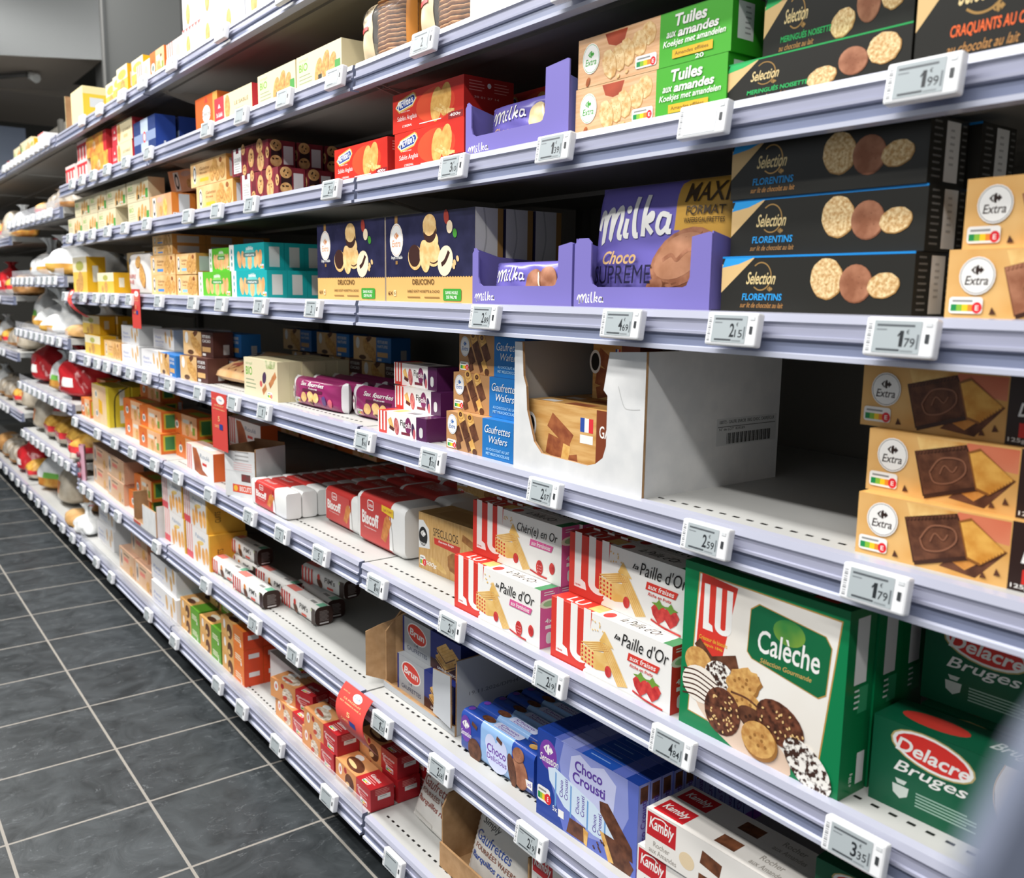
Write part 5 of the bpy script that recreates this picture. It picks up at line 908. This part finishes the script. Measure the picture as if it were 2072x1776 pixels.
put('red_shortbread_box','red shortbread box directly behind the front left one',-.145,.118,z,0,'red shortbread boxes'); put('red_shortbread_box','red shortbread box atop the back one, half hidden',-.09,.16,z+.0675,3,'red shortbread boxes'); put('red_shortbread_box','red shortbread box in dark behind the stacked pair, lower',.12,.13,z,0,'red shortbread boxes'); put('red_shortbread_box','red shortbread box in dark behind the stacked pair, upper',.18,.17,z+.0675,0,'red shortbread boxes')
row('maroon_cookie_box','maroon tartan cookie box, top layer, {}',4,.071,-.709,.012,z+.0655,0,'maroon cookie boxes'); row('maroon_cookie_box','maroon tartan cookie box, bottom layer, {}',4,.068,-.655,.012,z,0,'maroon cookie boxes')
row('honey_biscuit_box','honey golden biscuit box, bottom layer, {}',2,.062,-.985,.012,z,0,'honey biscuit boxes'); row('honey_biscuit_box','honey golden biscuit box, top layer, {}',2,.062,-1.025,.012,z+.065,0,'honey biscuit boxes')
row('orange_sided_box','peach box with orange side, {}, under the leaning box',3,.072,-1.428,.012,z,0,'orange-sided boxes'); put('orange_sided_box','orange-sided box leaning askew on top of its row',-1.36,.06,z+.079,52,'orange-sided boxes',ry=-10).scale=(.55,.9,.95)
put('beige_cookie_box','beige cookie box, upper, left of the leaning orange box',-1.691,.012,z+.068,0,'beige cookie boxes'); put('beige_cookie_box','beige cookie box, lower, left of the orange-sided row',-1.687,.012,z,0,'beige cookie boxes')
for i,(x,dz,w_) in enumerate(((-2.1,0,'lower, third from the right'),(-1.96,.068,'upper, third from the right'),(-2.36,0,'lower, fourth from the right'),(-2.22,.068,'upper, fourth from the right'),(-2.48,.068,'upper, leftmost'),(-2.62,0,'lower, leftmost'))): put('beige_cookie_box',f'beige cookie box, {w_} on the sixth shelf',x,.012,z+dz,0,'beige cookie boxes')
# ================================================================== seventh shelf up
z=Z[7]
carton('white_paper_pack','biscuit_pack','biscuit pack',.2,.07,.12,m('#e4e1da'),lambda f,r,t:(f.E(.45,.5,.2,.26,m('#d4d1c8')),f.T('B',.38,.42,.1,.2,m('#4a4a50'))),bevel=.004); put('white_paper_pack','white paper biscuit pack with a letter, right end of seventh shelf',.338,.012,z,0)
put('waffle_pack','clear pack of stacked round waffles, right one beside white pack',.163,.014,z,0,'waffle packs'); put('waffle_pack','clear pack of stacked round waffles, left one beside cookie boxes',-.045,.014,z,0,'waffle packs')
row('pale_cookie_box','pale cream cookie box, right column on seventh shelf, {}',2,.062,-.309,.012,z,0,'pale cookie boxes'); row('pale_cookie_box','pale cream cookie box, left column on seventh shelf, {}',2,.062,-.525,.012,z,0,'pale cookie boxes')
put('red_edged_shortbread_box','cream shortbread box with red end beside orange box',-.819,.012,z,0,'red-ended shortbread boxes'); put('upright_orange_box','upright orange biscuit box with white oval',-.99,.02,z,0,'orange upright boxes'); put('upright_orange_box','second orange upright box behind the front one',-.98,.09,z,0,'orange upright boxes')
row('navy_biscuit_pack','navy and pale blue wrapped biscuit pack, {}',3,.07,-1.574,.012,z,0,'navy packs'); put('red_edged_shortbread_box','cream shortbread box with red end, lower, left of the navy packs',-1.856,.012,z,0,'red-ended shortbread boxes'); put('red_edged_shortbread_box','cream shortbread box with red end, upper, left of the navy packs',-1.846,.012,z+.0675,0,'red-ended shortbread boxes')
put('sweet_wrapper_box','orange mixed cake box, lower, on the seventh shelf',-2.17,.012,z,0,'mixed cake boxes'); put('sweet_wrapper_box','orange mixed cake box, upper, on the seventh shelf',-2.228,.012,z+.0705,0,'mixed cake boxes'); put('red_stripe_pack','red striped box beside the mixed cake boxes, seventh shelf',-2.4,.012,z,0,'red striped boxes'); put('red_stripe_pack','pale pink striped box, leftmost at the shelf end',-2.61,.012,z,0,'red striped boxes'); put('red_stripe_pack','pink striped box standing on the red striped one',-2.42,.02,z+.0755,0,'red striped boxes')
# ================================================================== topmost shelf
z=Z[8]
for i,(k,x,w_) in enumerate((('white_sable_box',-1.049,'lower, sixth'),('white_plain_sable_box',-.894,'lower, fifth'),('white_plain_sable_box',-.742,'lower, fourth'))): put(k,f'white biscuit box with round biscuit, {w_} from the shelf right',x,.012,z,0,'white biscuit boxes on top')
for i,x in enumerate((-1.042,-.89,-.737)): put(('white_plain_sable_box','white_sable_box','white_sable_box')[i],f'white biscuit box in the upper layer on topmost shelf, {("left","middle","right")[i]} of three',x,.012,z+.0785,0,'white biscuit boxes on top')
for i,x in enumerate((-.585,-.41)): put('pale_blue_box',f'pale blue box on the topmost shelf, {("left","right")[i]} one',x,.012,z,0,'pale blue boxes')
put('white_plain_sable_box','white box on the topmost shelf right of the pale blue ones',-.23,.012,z,0)
put('pink_striped_box','pink and white striped box on topmost shelf',-1.195,.012,z,0); put('small_orange_box','orange box on topmost shelf beside the striped one',-1.36,.012,z,0); put('pink_striped_box','pale pink box on topmost shelf, left of orange box',-1.515,.014,z,0)
for i,x in enumerate((-1.745,-1.6,-1.88,-2.02)): put('small_yellow_box',f'small yellow and white box on topmost shelf, {("second","rightmost","third","leftmost")[i]} of four',x,.012+.01*i,z,0,'small yellow boxes')
put('small_yellow_box','small yellow box behind the rightmost yellow one on top',-1.58,.06,z,0,'small yellow boxes')
carton('cream_tray_box','display_box','display box',.2,.12,.135,m('#e3d2a0'),lambda f,r,t:(f.R(0,0,1,1,m('#e6d8aa')),r.R(0,0,1,.8,m('#d8bc3c')),r.R(.2,.45,.6,.7,m('#c8ccd0')))); put('cream_tray_box','tall cream and yellow display box at the left end on top',-2.44,.012,z,0)
mb=MB(); mb.box(0,0,0,.005,.1,.15,m('#e3d2a0'),r=CARDIN); mb.box(.005,.095,0,.13,.1,.12,CARDIN); o=mb.build('cut_display_tray'); o.location=(-2.59,.02,z); tag(o,'cut cream cardboard tray standing left of tall display box','display tray')
# ================================================================== third shelf up
z=Z[3]
row('assorted_biscuit_box','green assorted biscuit box with white panel, {}',3,.053,.844,.0,z,0,'assorted biscuit boxes',.001)
put('dark_green_biscuit_box','dark green box with red oval sign, front right on third shelf',1.085,.038,z,1,'dark green biscuit boxes'); put('dark_green_biscuit_box','dark green box with red oval sign, behind the front right one',1.1,.105,z,1,'dark green biscuit boxes'); put('dark_green_biscuit_box','dark green box with red oval sign, stacked upper one in shade',1.09,.12,z+.0965,1,'dark green biscuit boxes')
row('strawberry_wafer_box','red and white strawberry wafer box, bottom layer, {}',4,.036,.582,.002,z,0,'strawberry wafer boxes',.001); row('strawberry_wafer_box','red and white strawberry wafer box, top layer, {}',3,.036,.581,.036,z+.0935,-1,'strawberry wafer boxes',.001)
row('raspberry_wafer_box','red and white raspberry wafer box, bottom layer, {}',4,.036,.32,.002,z,0,'raspberry wafer boxes',.001); put('raspberry_gift_wafer_box','red and white raspberry wafer box with dedication, top front',.328,.034,z+.0935,1,'raspberry wafer boxes'); row('raspberry_wafer_box','red and white raspberry wafer box, top layer, {}',2,.036,.33,.074,z+.0935,0,'raspberry wafer boxes',.001,1)
put('kraft_speculoos_pack','kraft-coloured spiced biscuit pack, front one beside striped wafer boxes',.088,.07,z,3,'kraft biscuit packs')
for i in range(3): put('kraft_speculoos_pack',f'kraft-coloured spiced biscuit pack stacked behind, {("bottom","middle","top")[i]}',.0-.02*i,.22+.012*i,z+.052*i,2,'kraft biscuit packs').scale=(1,1,.45)
put('large_red_pack','large red and white biscuit pack with a yellow corner flag, front',-.169,.066,z,-1,'red biscuit packs'); put('large_red_pack','large red and white biscuit pack behind the front large one',-.165,.166,z,-1,'red biscuit packs'); put('large_red_pack','large red biscuit pack, third from the front in its row',-.16,.266,z,0,'red biscuit packs')
row('medium_red_pack','medium red biscuit pack in the middle row, {}',4,.079,-.363,.082,z,-2,'red biscuit packs'); put('medium_red_pack','medium red biscuit pack resting on top of middle row',-.37,.3,z+.0845,6,'red biscuit packs')
row('small_red_pack','small red and white biscuit pack in left row, {}',12,.0405,-.628,.004,z,-1,'red biscuit packs')
def ca(f):
    for k in range(3): f.R(.35,.9-.08*k,.8,.93-.08*k,m('#a5a3a2'))
    for k in range(4): f.R(.3,.68-.045*k,.9,.7-.045*k,m('#d8b8b8'))
    f.R(.02,.52,.95,.525,m('#b8b6b6')); f.R(.55,.33,.85,.48,tex('#8a3030','#5a4a48',40,name='small_picture_print')); f.R(.25,.1,.9,.26,m('#d8553c')); f.E(.35,.18,.06,.06,m('#e8b03c')); f.T('BISCUITS',.48,.13,.38,.1,WH)
open_carton('carton','open white printed carton standing between striped box and red packs',-.752,-.014,z,.115,.1,.132,CARD,CARDIN,[(.0,0),(.115,0),(.115,.125),(0,.12)],ang=20,art=ca,back=.14)
put('striped_roll_box','red striped roll cake box standing left of white carton',-1.169,.012,z,-1,'striped roll boxes'); put('striped_roll_box','red striped roll cake box behind and above, half hidden',-1.1,.12,z+.08,-1,'striped roll boxes').rotation_euler=(0,0,0); put('striped_roll_box','red striped roll cake box behind, supporting the half hidden one',-1.1,.12,z,0,'striped roll boxes')
for nm,x,y,dz in (('lower, right of pair',-1.42,.055,0),('upper, right of pair',-1.5,.07,.0685),('lower, left of pair',-1.685,.01,0),('upper, left of pair',-1.71,.022,.0685),('lower, behind the left pair',-1.95,.03,0),('middle, behind the left pair',-1.96,.03,.0685),('top, behind the left pair',-1.99,.1,.137),('middle, hidden under the top one',-1.98,.105,.0685),('lower, hidden under the top one',-1.98,.105,0)): put('orange_biscuit_box',f'orange biscuit box with white oval, {nm}',x,y,z+dz,1,'orange biscuit boxes')
for i in range(5): put('orange_biscuit_box',f'orange biscuit box in the dark back row, {("first","second","third","fourth","fifth")[i]} from the left',-1.9+.26*i,.36,z+.07,0,'orange biscuit boxes at the back')
put('double_yellow_pack','tall yellow double pack bound with black band',-2.39,.016,z,1,'tall yellow packs'); put('double_yellow_pack','tall yellow double pack standing behind the bound one',-2.37,.1,z,1,'tall yellow packs'); put('small_orange_box','orange box left of the tall yellow double pack',-2.6,.016,z,1,'small orange boxes'); put('small_orange_box','orange box behind, upper, left of tall yellow pack',-2.59,.08,z+.0775,1,'small orange boxes'); put('small_orange_box','orange box behind, lower, left of tall yellow pack',-2.59,.08,z,1,'small orange boxes')
# ================================================================== second shelf up
z=Z[2]
row('white_almond_rock_box','white almond rock box with red sign, bottom layer, {}',3,.046,.772,.008,z,1,'white almond rock boxes',.001); row('white_almond_rock_box','white almond rock box with red sign, top layer, {}',2,.046,.79,.004,z+.0645,2,'white almond rock boxes',.001)
put('dark_green_biscuit_box','dark green box under the price label reading three euro, lower',1.035,.03,z,3,'dark green boxes below'); put('dark_green_biscuit_box','dark green box under the price label reading three euro, upper',1.03,.035,z+.0965,4,'dark green boxes below').scale=(1,1,.8)
row('chocolate_crisp_box','blue chocolate crisp box with window, {}',12,.0232,.548,.008,z,2,'blue chocolate crisp boxes',.0006)
row('blue_sandwich_pack','shiny blue chocolate sandwich pack in the left row, {}',11,.0335,.312,.022,z,1,'blue sandwich packs',.002)
def br_r(f): f.T('19.11.2026/DPH4160921 07:12',.08,.5,.6,.05,m('#7a7c80')); f.E(.4,.15,.3,.22,BLK); f.T('Brun',.26,.12,.28,.16,m('#b5b7b8'),.05,.02)
root=open_carton('carton','torn brown and white carton holding the silver wafer boxes',.0,.042,z+.0008,.268,.34,.145,m('#b5b8bb',.6),KRAFT,[(0,0),(.268,0),(.268,.02),(.2,.012),(.1,.012),(.0,.014)],left=[(0,0),(.34,0),(.34,.12),(.3,.16),(0,.17)],rart=br_r)
q=MB(); q.prism([(0,0),(.075,.0),(.073,.1),(.0,.088),(-.002,.05),(.004,.03)],Vector((.195,-.006,.02)),Vector((1,-.12,0)),Vector((0,0,1)),.003,m('#b9bcc0',.6),KRAFT); q.build('torn_white_flap',root)
q=MB(); q.prism([(0,.01),(.055,-.005),(.055,.13),(.03,.12),(.0,.105)],Vector((-.03,-.03,.01)),Vector((.55,.83,0)).normalized(),Vector((0,0,1)),.003,KRAFT); q.prism([(.055,-.005),(.09,.0),(.09,.15),(.055,.13)],Vector((-.03,-.03,.01)),Vector((.55,.83,0)).normalized(),Vector((0,0,1)),.003,KRAFT); q.build('torn_brown_flap',root)
put('silver_wafer_box','silver and blue wafer box with red oval, lower front in carton',.025,.056,z+.004,0,'silver wafer boxes'); put('silver_wafer_box','silver and blue wafer box with red oval, upper front in carton',.02,.072,z+.0795,1,'silver wafer boxes'); put('silver_wafer_box','silver wafer box, lower one behind in the torn carton',.03,.18,z+.004,0,'silver wafer boxes'); put('silver_wafer_box','silver wafer box, upper one behind in the torn carton',.03,.18,z+.0795,0,'silver wafer boxes')
for k_,x,y,dz,a,l in (('strawberry_jam_box',-.6,.066,0,0,'striped jam biscuit box, front one of the right group'),('strawberry_jam_box',-.63,.12,0,-2,'striped jam biscuit box, lower behind in the right group'),('strawberry_jam_box',-.61,.128,.0485,6,'striped jam biscuit box, upper behind in the right group'),('orange_jam_box',-.785,.004,0,1,'striped jam biscuit box, front right of the left group'),('orange_jam_box',-.985,.01,0,2,'striped jam biscuit box, front left of the left group'),('orange_jam_box',-.8,.075,0,3,'striped jam biscuit box, second row right of left group'),('orange_jam_box',-1.01,.07,0,2,'striped jam biscuit box, second row left of left group'),('orange_jam_box',-1.0,.068,.0485,3,'striped jam biscuit box stacked upright on the left group')): put(k_,l,x,y,z+dz,a,'striped jam biscuit boxes')
for i,(x,dz,w_) in enumerate(((-1.192,0,'lower right'),(-1.205,.1085,'upper right'),(-1.42,0,'lower left'),(-1.432,.1085,'upper left'))): put('striped_amber_box',f'amber palmier biscuit box with red stripes, {w_} of the block',x,.008,z+dz,-.5,'amber palmier boxes')
open_carton('carton','low open white carton with brown inside left of amber boxes',-1.72,-.012,z,.285,.2,.105,CARD,CARDIN,[(0,0),(.285,0),(.285,.085),(.13,.085),(.13,.012),(.0,.012)],art=lambda f:f.R(.03,.01,.35,.1,m('#c8503c')),back=.12)
put('orange_biscuit_box','orange biscuit box stacked behind the low white carton, upper left',-1.86,.03,z+.0685,2,'orange boxes by the carton').scale=(.8,1,1.1); put('orange_biscuit_box','orange biscuit box stacked behind the low white carton, lower left',-1.95,.03,z,2,'orange boxes by the carton'); put('orange_biscuit_box','orange biscuit box deeper behind the low white carton',-1.75,.25,z+.07,0,'orange boxes by the carton'); put('orange_biscuit_box','orange biscuit box deeper behind the carton, lower',-1.75,.25,z,0,'orange boxes by the carton')
for i,(x,y,dz,w_) in enumerate(((-2.23,.02,0,'lower right'),(-2.22,.022,.084,'upper right'),(-2.51,.03,0,'lower left'),(-2.5,.03,.084,'upper left'))): put('blush_biscuit_box',f'blush pink biscuit box, {w_} of the block on second shelf',x,y,z+dz,-1,'blush biscuit boxes')
mb=MB(); mb.grid(lambda a,b:Vector((a*.07,-.012*sin(a*pi),b*.15)),8,12,m('#d8a8b8',.2)); [mb.grid(lambda a,b,k=k:Vector((.035+.022*sin(pi*b)**.5*cos(2*pi*a),-.016-.006*sin(2*pi*a),.02+k*.045+.012*cos(pi*b))),12,6,m('#8a3a4a',.3),closed=True) for k in range(3)]; mb.grid(lambda a,b:Vector(((1-a)*.07,.014*sin(a*pi),b*.15)),8,12,m('#d8a8b8',.2)); o=mb.build('sweets_strip'); o.location=(-2.6,.0,z); tag(o,'narrow pink strip pack standing at left end of second shelf','sweets pack')
# ================================================================== bottom shelf
z=Z[1]
put('iced_sponge_box','red iced sponge box, lower front in the left pair',-.36,.011,z,-1,'red sponge boxes'); put('iced_sponge_box','red iced sponge box, upper in the left pair',-.345,.01,z+.0505,0,'red sponge boxes'); put('iced_sponge_box','red iced sponge box, lower in the farther pair',-.545,.02,z,0,'red sponge boxes'); put('iced_sponge_box','red iced sponge box, upper askew in the farther pair',-.555,.012,z+.0505,12,'red sponge boxes').location.z+=.0
put('iced_sponge_box','red iced sponge box behind the askew one, in shade',-.52,.085,z+.0505,6,'red sponge boxes'); put('iced_sponge_box','red iced sponge box behind, under the shaded one',-.53,.085,z,0,'red sponge boxes')
put('glazed_sponge_box','red glazed sponge box, single one at the front',-.17,.007,z,-1,'red sponge boxes'); put('glazed_sponge_box','red glazed sponge box, lower of the pair behind single one',-.168,.066,z,1,'red sponge boxes'); put('glazed_sponge_box','red glazed sponge box, upper of the pair behind single one',-.174,.066,z+.0505,1.5,'red sponge boxes'); put('glazed_sponge_box','red glazed sponge box, lower, deepest at the right',-.15,.13,z,1,'red sponge boxes'); put('glazed_sponge_box','red glazed sponge box, upper, deepest at the right',-.15,.13,z+.0505,1,'red sponge boxes')
put('white_fruit_cake_box','white fruit cake box behind the red sponge boxes',-.7,.07,z,0,'white cake boxes')
for k in range(3): row('orange_sponge_box',f'orange sponge box, {("bottom","middle","top")[k]} layer, '+'{}',2,.056,-.916,.012,z+.0535*k,0,'orange sponge boxes',.001)
for k in range(2): row('green_sponge_box',f'green sponge box, right column, {("bottom","top")[k]} layer, '+'{}',2,.056,-1.118,.014,z+.0505*k,0,'green sponge boxes',.001); row('green_sponge_box',f'green sponge box, left column, {("bottom","top")[k]} layer, '+'{}',2,.056,-1.315,.016,z+.0505*k,0,'green sponge boxes',.001)
for k in range(2): put('green_sponge_box',f'green sponge box in the back, {("left","right")[k]} one on top',-1.2+.19*k,.075,z+.102,0,'green sponge boxes at back')
put('tall_white_biscuit_box','tall white butter biscuit box, lower of the floor-level pair',-1.6,.004,z,0,'tall white boxes'); put('tall_white_biscuit_box','tall white butter biscuit box, upper of the floor-level pair',-1.62,.012,z+.0875,0,'tall white boxes')
put('pink_biscuit_box','pink biscuit box at front, right of the two',-1.874,.02,z,0,'pink biscuit boxes'); put('pink_biscuit_box','pink biscuit box at front, left of the two',-2.1,.02,z,0,'pink biscuit boxes'); put('pink_biscuit_box','pink biscuit box lying on the two front ones',-1.99,.04,z+.0885,0,'pink biscuit boxes')
put('tall_white_biscuit_box','tall white box far left on the bottom shelf, lower',-2.6,.05,z,0,'tall white boxes'); put('tall_white_biscuit_box','tall white box far left on the bottom shelf, upper',-2.6,.06,z+.0875,0,'tall white boxes')
for k in range(3): put('pale_wafer_pack',f'pale wafer pack with brown lettering leaning on brown carton, {("front","middle","back")[k]}',.058+.012*k,.062+.035*k,z+.006,-2,'pale wafer packs',rx=-22)
open_carton('carton','big brown open carton with pale blue-lettered wafer packs inside',.236,.03,z,.27,.3,.16,KRAFT,KRAFT,[(0,0),(.27,0),(.27,.05),(.0,.05)],left=[(0,0),(.3,0),(.3,.12),(.285,.145),(.0,.16)])
for k in range(5): put('pale_blue_lettered_pack',f'pale wafer pack with blue lettering inside brown carton, {"front" if not k else ORD[k]+" from the front"}',.285+.0*k,.046+k*.038,z+.006,-2,'blue-lettered wafer packs',rx=-16)
put('white_almond_rock_box','white almond rock box on the bottom shelf, lower one',.525,.02,z+.0,0,'white boxes below'); put('white_almond_rock_box','white almond rock box on the bottom shelf, middle one',.525,.02,z+.0645,0,'white boxes below'); put('white_almond_rock_box','white almond rock box on the bottom shelf, upper one',.525,.02,z+.129,0,'white boxes below')
# ================================================================== bread bays
def bag(key,name,cat,w,h,d,cols,neck=.35,lump=.1,seed=1):
    def fn():
        rn=random.Random(seed); ph=[rn.uniform(0,6) for _ in range(6)]; mb=MB(); nk=1-neck
        def fs(s,t):
            if t<nk or neck==0:
                q=t/nk; r=min(1,(max(0,q)/.16)**.5) if q<.16 else (max(0,1-((q-.16)/.86)**2.8))**.5
                if neck: r=max(r,.3) if q>.5 else r
            else: q=(t-nk)/neck; r=(.3-.14*sin(q*pi)+.06*q)*(1+.35*sin(7*2*pi*s+ph[4])*q)
            a=2*pi*s; wob=1+lump*(sin(3*a+ph[0]+t*5)+.7*sin(5*a+ph[1]-t*9)+.5*sin(9*a+ph[2]+t*14))*.5
            ca,sa=cos(a),sin(a); e=.7; ca=abs(ca)**e*(1 if ca>0 else -1); sa=abs(sa)**e*(1 if sa>0 else -1)
            return Vector((w*.5*r*wob*ca+max(0,t-nk)*.6*w*sin(ph[3]),d*.5*r*wob*sa,t*h))
        mb.grid(fs,36,24,cols,closed=True); mb.poly([fs(k/36,1) for k in range(36)],cols(.5,.99) if callable(cols) else cols); mb.poly([fs(k/36,0.03) for k in range(36)][::-1],cols(.5,.01) if callable(cols) else cols)
        return mb.build(name)
    DEF[key]=(fn,cat)
PW=tex('#f0f0ee','#d8dada',20,.3,name='white_bread_film',bump=.5); PR_=m('#b8262c',.2); BUN=tex('#c99a62','#9a6a3a',14,.35,name='bread_crust_print',bump=.4); CLR=tex('#cfc8bd','#a99a86',16,.2,name='clear_bread_film',bump=.5)
bag('white_bread_bag','bread_bag','bread bag',.3,.2,.2,lambda s,t:(m('#c8484a',.3) if t>.955 and s<.45 else (tex('#d9a94f','#c08a34',20,name='crust_picture_print') if t<.25 and .55<s<.72 else PW)),.38,.14,3)
bag('red_bread_bag','bread_bag','bread bag',.3,.24,.2,lambda s,t:(m('#4f9fd0',.25) if .5<s<.6 else (WH if .6<s<.68 or (.75<s<.82 and .25<t<.4) else PR_)),.2,.12,5)
bag('sliced_bread_bag','bread_bag','bread bag',.24,.22,.16,lambda s,t:(tex('#d9a94f','#b5722c',20,name='bun_picture_print') if t<.3 else (m('#6fae4a') if .3<t<.42 and .7<s<.8 else PW)),.2,.1,8)
bag('bun_pack','bun_pack','bun pack',.26,.13,.2,lambda s,t:(m('#c8343a',.2) if .35<t<.55 else (tex('#dcae4f','#b5802c',20,name='glossy_bun_print') if t>.55 else CLR)),0,.12,11)
bag('clear_bread_pack','bread_pack','bread pack',.3,.17,.2,lambda s,t:CLR if t>.25 or s<.5 else BUN,.12,.1,14)
bag('brown_loaf','bread_loaf','bread loaf',.3,.15,.2,BUN,0,.06,17)
bag('flat_loaf','bread_loaf','bread loaf',.38,.08,.18,tex('#cfa873','#b58a52',10,.6,name='crust_print'),0,.04,19)
bag('toast_loaf','bread_loaf','bread loaf',.26,.2,.18,lambda s,t:(m('#d8803a',.3) if .68<s<.74 and .3<t<.6 else tex('#dcd2c0','#b8ab96',14,.3,name='toast_film_print')),0,.04,23)
def bread(key,lab,x,z,y=.06,ang=0,s=1,grp=None,ry=0): o=put(key,lab,x,y+.07*s,z+.001,ang,grp,ry=ry); o.scale=(s,s,s)
nb='nearer bread bay'; G5='white bread bags'
bread('white_bread_bag','twisted white bread bag, left of three on the fifth shelf, '+nb,-3.62,ZD[5],grp=G5,s=1.0); bread('white_bread_bag','twisted white bread bag, middle of three on the fifth shelf, '+nb,-3.28,ZD[5],.08,30,1.0,G5); bread('white_bread_bag','twisted white bread bag, right of three on the fifth shelf, '+nb,-2.88,ZD[5],.06,70,1.1,G5); bread('white_bread_bag','white bread bag at the back of the fifth shelf, '+nb,-3.05,ZD[5],.33,10,.9,G5)
bread('sliced_bread_bag','white sliced bread bag, left on fourth shelf, '+nb,-3.72,ZD[4],.05,0,1.05); bread('white_bread_bag','white bread bag, second from left on fourth shelf, '+nb,-3.4,ZD[4],.06,20,1.05,G5); bread('white_bread_bag','fallen white bread bag, third on fourth shelf, '+nb,-3.08,ZD[4],.03,40,.8,G5); bread('white_bread_bag','white bread bag at right end of fourth shelf, '+nb,-2.8,ZD[4],.14,80,.8,G5); bread('flat_loaf','pale wrapped roll lying at the right end, fourth shelf, '+nb,-2.72,ZD[4],.02,5,.7)
bread('red_bread_bag','red bread bag, left on third shelf, '+nb,-3.75,ZD[3],.05,0,1,'red bread bags'); bread('red_bread_bag','red bread bag behind the left one on third shelf, '+nb,-3.5,ZD[3],.22,50,.95,'red bread bags'); bread('sliced_bread_bag','white and green sliced bread bag on third shelf, '+nb,-3.22,ZD[3],.03,10,.9); bread('red_bread_bag','tilted red bread bag, right on third shelf, '+nb,-2.9,ZD[3],.03,10,1,'red bread bags',0); bread('red_bread_bag','dark red bread bag at the back right of third shelf, '+nb,-2.8,ZD[3],.3,0,.9,'red bread bags')
bread('toast_loaf','pale toast loaf standing at left on second shelf, '+nb,-3.78,ZD[2],.04,0,1); 
for i,(x,a) in enumerate(((-3.5,0),(-3.23,0),(-2.96,0),(-2.73,80))): bread('bun_pack',f'red and yellow bun pack, {("first","second","third","fourth")[i]} from left on second shelf, '+nb,x,ZD[2],.05,a,1,'bun packs')
for i,(x,a) in enumerate(((-3.35,40),(-3.05,0))): bread('bun_pack',f'red and yellow bun pack on the front ones, {("left","right")[i]}, '+nb,x,ZD[2]+.115,.09,a,.85,'bun packs')
z=Z[1]
bread('sliced_bread_bag','white sliced bread bag, first from right in bottom row, '+nb,-3.75,z,.06,30,1.1); bread('toast_loaf','clear wrapped toast loaf in the bottom row, '+nb,-3.35,z,.06,0,1); bread('brown_loaf','brown crusty loaf in the bottom row, '+nb,-3.1,z,.14,10,.9); bread('flat_loaf','flat brown loaf lying at the front of bottom row, '+nb,-2.93,z,-.0,-4,.7); bread('white_bread_bag','white bag with golden buns at the right end of bottom row',-2.72,z,-.0,0,.62,G5); bread('brown_loaf','brown loaf at the back right of bottom row, '+nb,-2.8,z,.26,0,1)
bread('bun_pack','shiny packaged pastry at left on the sixth shelf, '+nb,-3.45,ZD[6],.05,0,.6); bread('clear_bread_pack','clear pastry tray pack, right on the sixth shelf, '+nb,-2.85,ZD[6],.04,0,.75); bread('clear_bread_pack','clear pastry tray pack, left on the sixth shelf, '+nb,-3.17,ZD[6],.06,0,.7)
for i,(k_,x,s) in enumerate((('white_sable_box',-3.25,1.0),('small_yellow_box',-3.45,.8),('beige_cookie_box',-3.72,1.4),('pale_cookie_box',-3.92,1.2))): o=put(k_,f'pale box on the topmost shelf over the bread, {("rightmost","second from right","third from right","leftmost")[i]}',x,.03,1.83,0,'boxes over the bread'); o.scale=(s*.9,1,s)
fb='farther bread bay'
for k,z in list(ZE.items())+[(1,.133)]:
    for i in range(5):
        key=(['clear_bread_pack','brown_loaf','bun_pack','toast_loaf','sliced_bread_bag'],['clear_bread_pack','bun_pack','clear_bread_pack','red_bread_bag','brown_loaf'],['sliced_bread_bag','clear_bread_pack','toast_loaf','clear_bread_pack','bun_pack'])[k%3][(i*2+k)%5]
        bread(key,f'wrapped bread, {("first","second","third","fourth","fifth")[i]} from the right on {LEV[k].split(" at")[0].split(" by")[0]}, {fb}',-4.15-.27*i,z,.04,0,.82,'bread in the farther bay')
for k,z in list(ZE.items()):
    for i in range(4): bread(['sliced_bread_bag','clear_bread_pack','toast_loaf','brown_loaf'][(i+k)%4],f'wrapped bread, {ORD[i] if i else "first"} from the right on {LEV[k].split(" at")[0]}, last bread bay',-5.5-.3*i,z,.05,0,.85,'bread in the last bay')
bread('red_bread_bag','blue and red bag on the topmost shelf, '+fb,-4.7,1.83,.1,0,.5)
# ------------------------------------------------------------------ grey panel stand right beside the viewer, far too near to be sharp
def ray(px,py,t): return Vector([(1.5843,-.8276,1.2129)[i]+t*(M3[i][0]*(px-1036)/1843.4+M3[i][1]-M3[i][2]*(py-888)/1843.4) for i in range(3)])
mb=MB(); GP=m('#747b8e',.5); q=[ray(2240,1250,.09),ray(2160,1370,.09),ray(2075,1510,.09),ray(1975,1776,.09)]; u=Vector((M3[0][0],M3[1][0],0)).normalized(); o_=Vector((q[3].x,q[3].y,0))
pt=[((p-o_).dot(u),p.z) for p in q]; e=pt[0][0]+.3; pts=[(0,0),(e,0),(e,pt[0][1]+.02),(pt[0][0]+.04,pt[0][1]+.02)]+pt
mb.prism(pts,o_,u,Vector((0,0,1)),.004,GP); root=empty('display_stand'); mb.build('panel',root); mb=MB(); c=o_+u*.17; mb.box(c.x-.2,c.y-.12,.001,c.x+.2,c.y+.12,.012,GP); mb.build('foot_plate',root); tag(root,'blurred blue-grey stand panel close in the lower right corner','display stand')
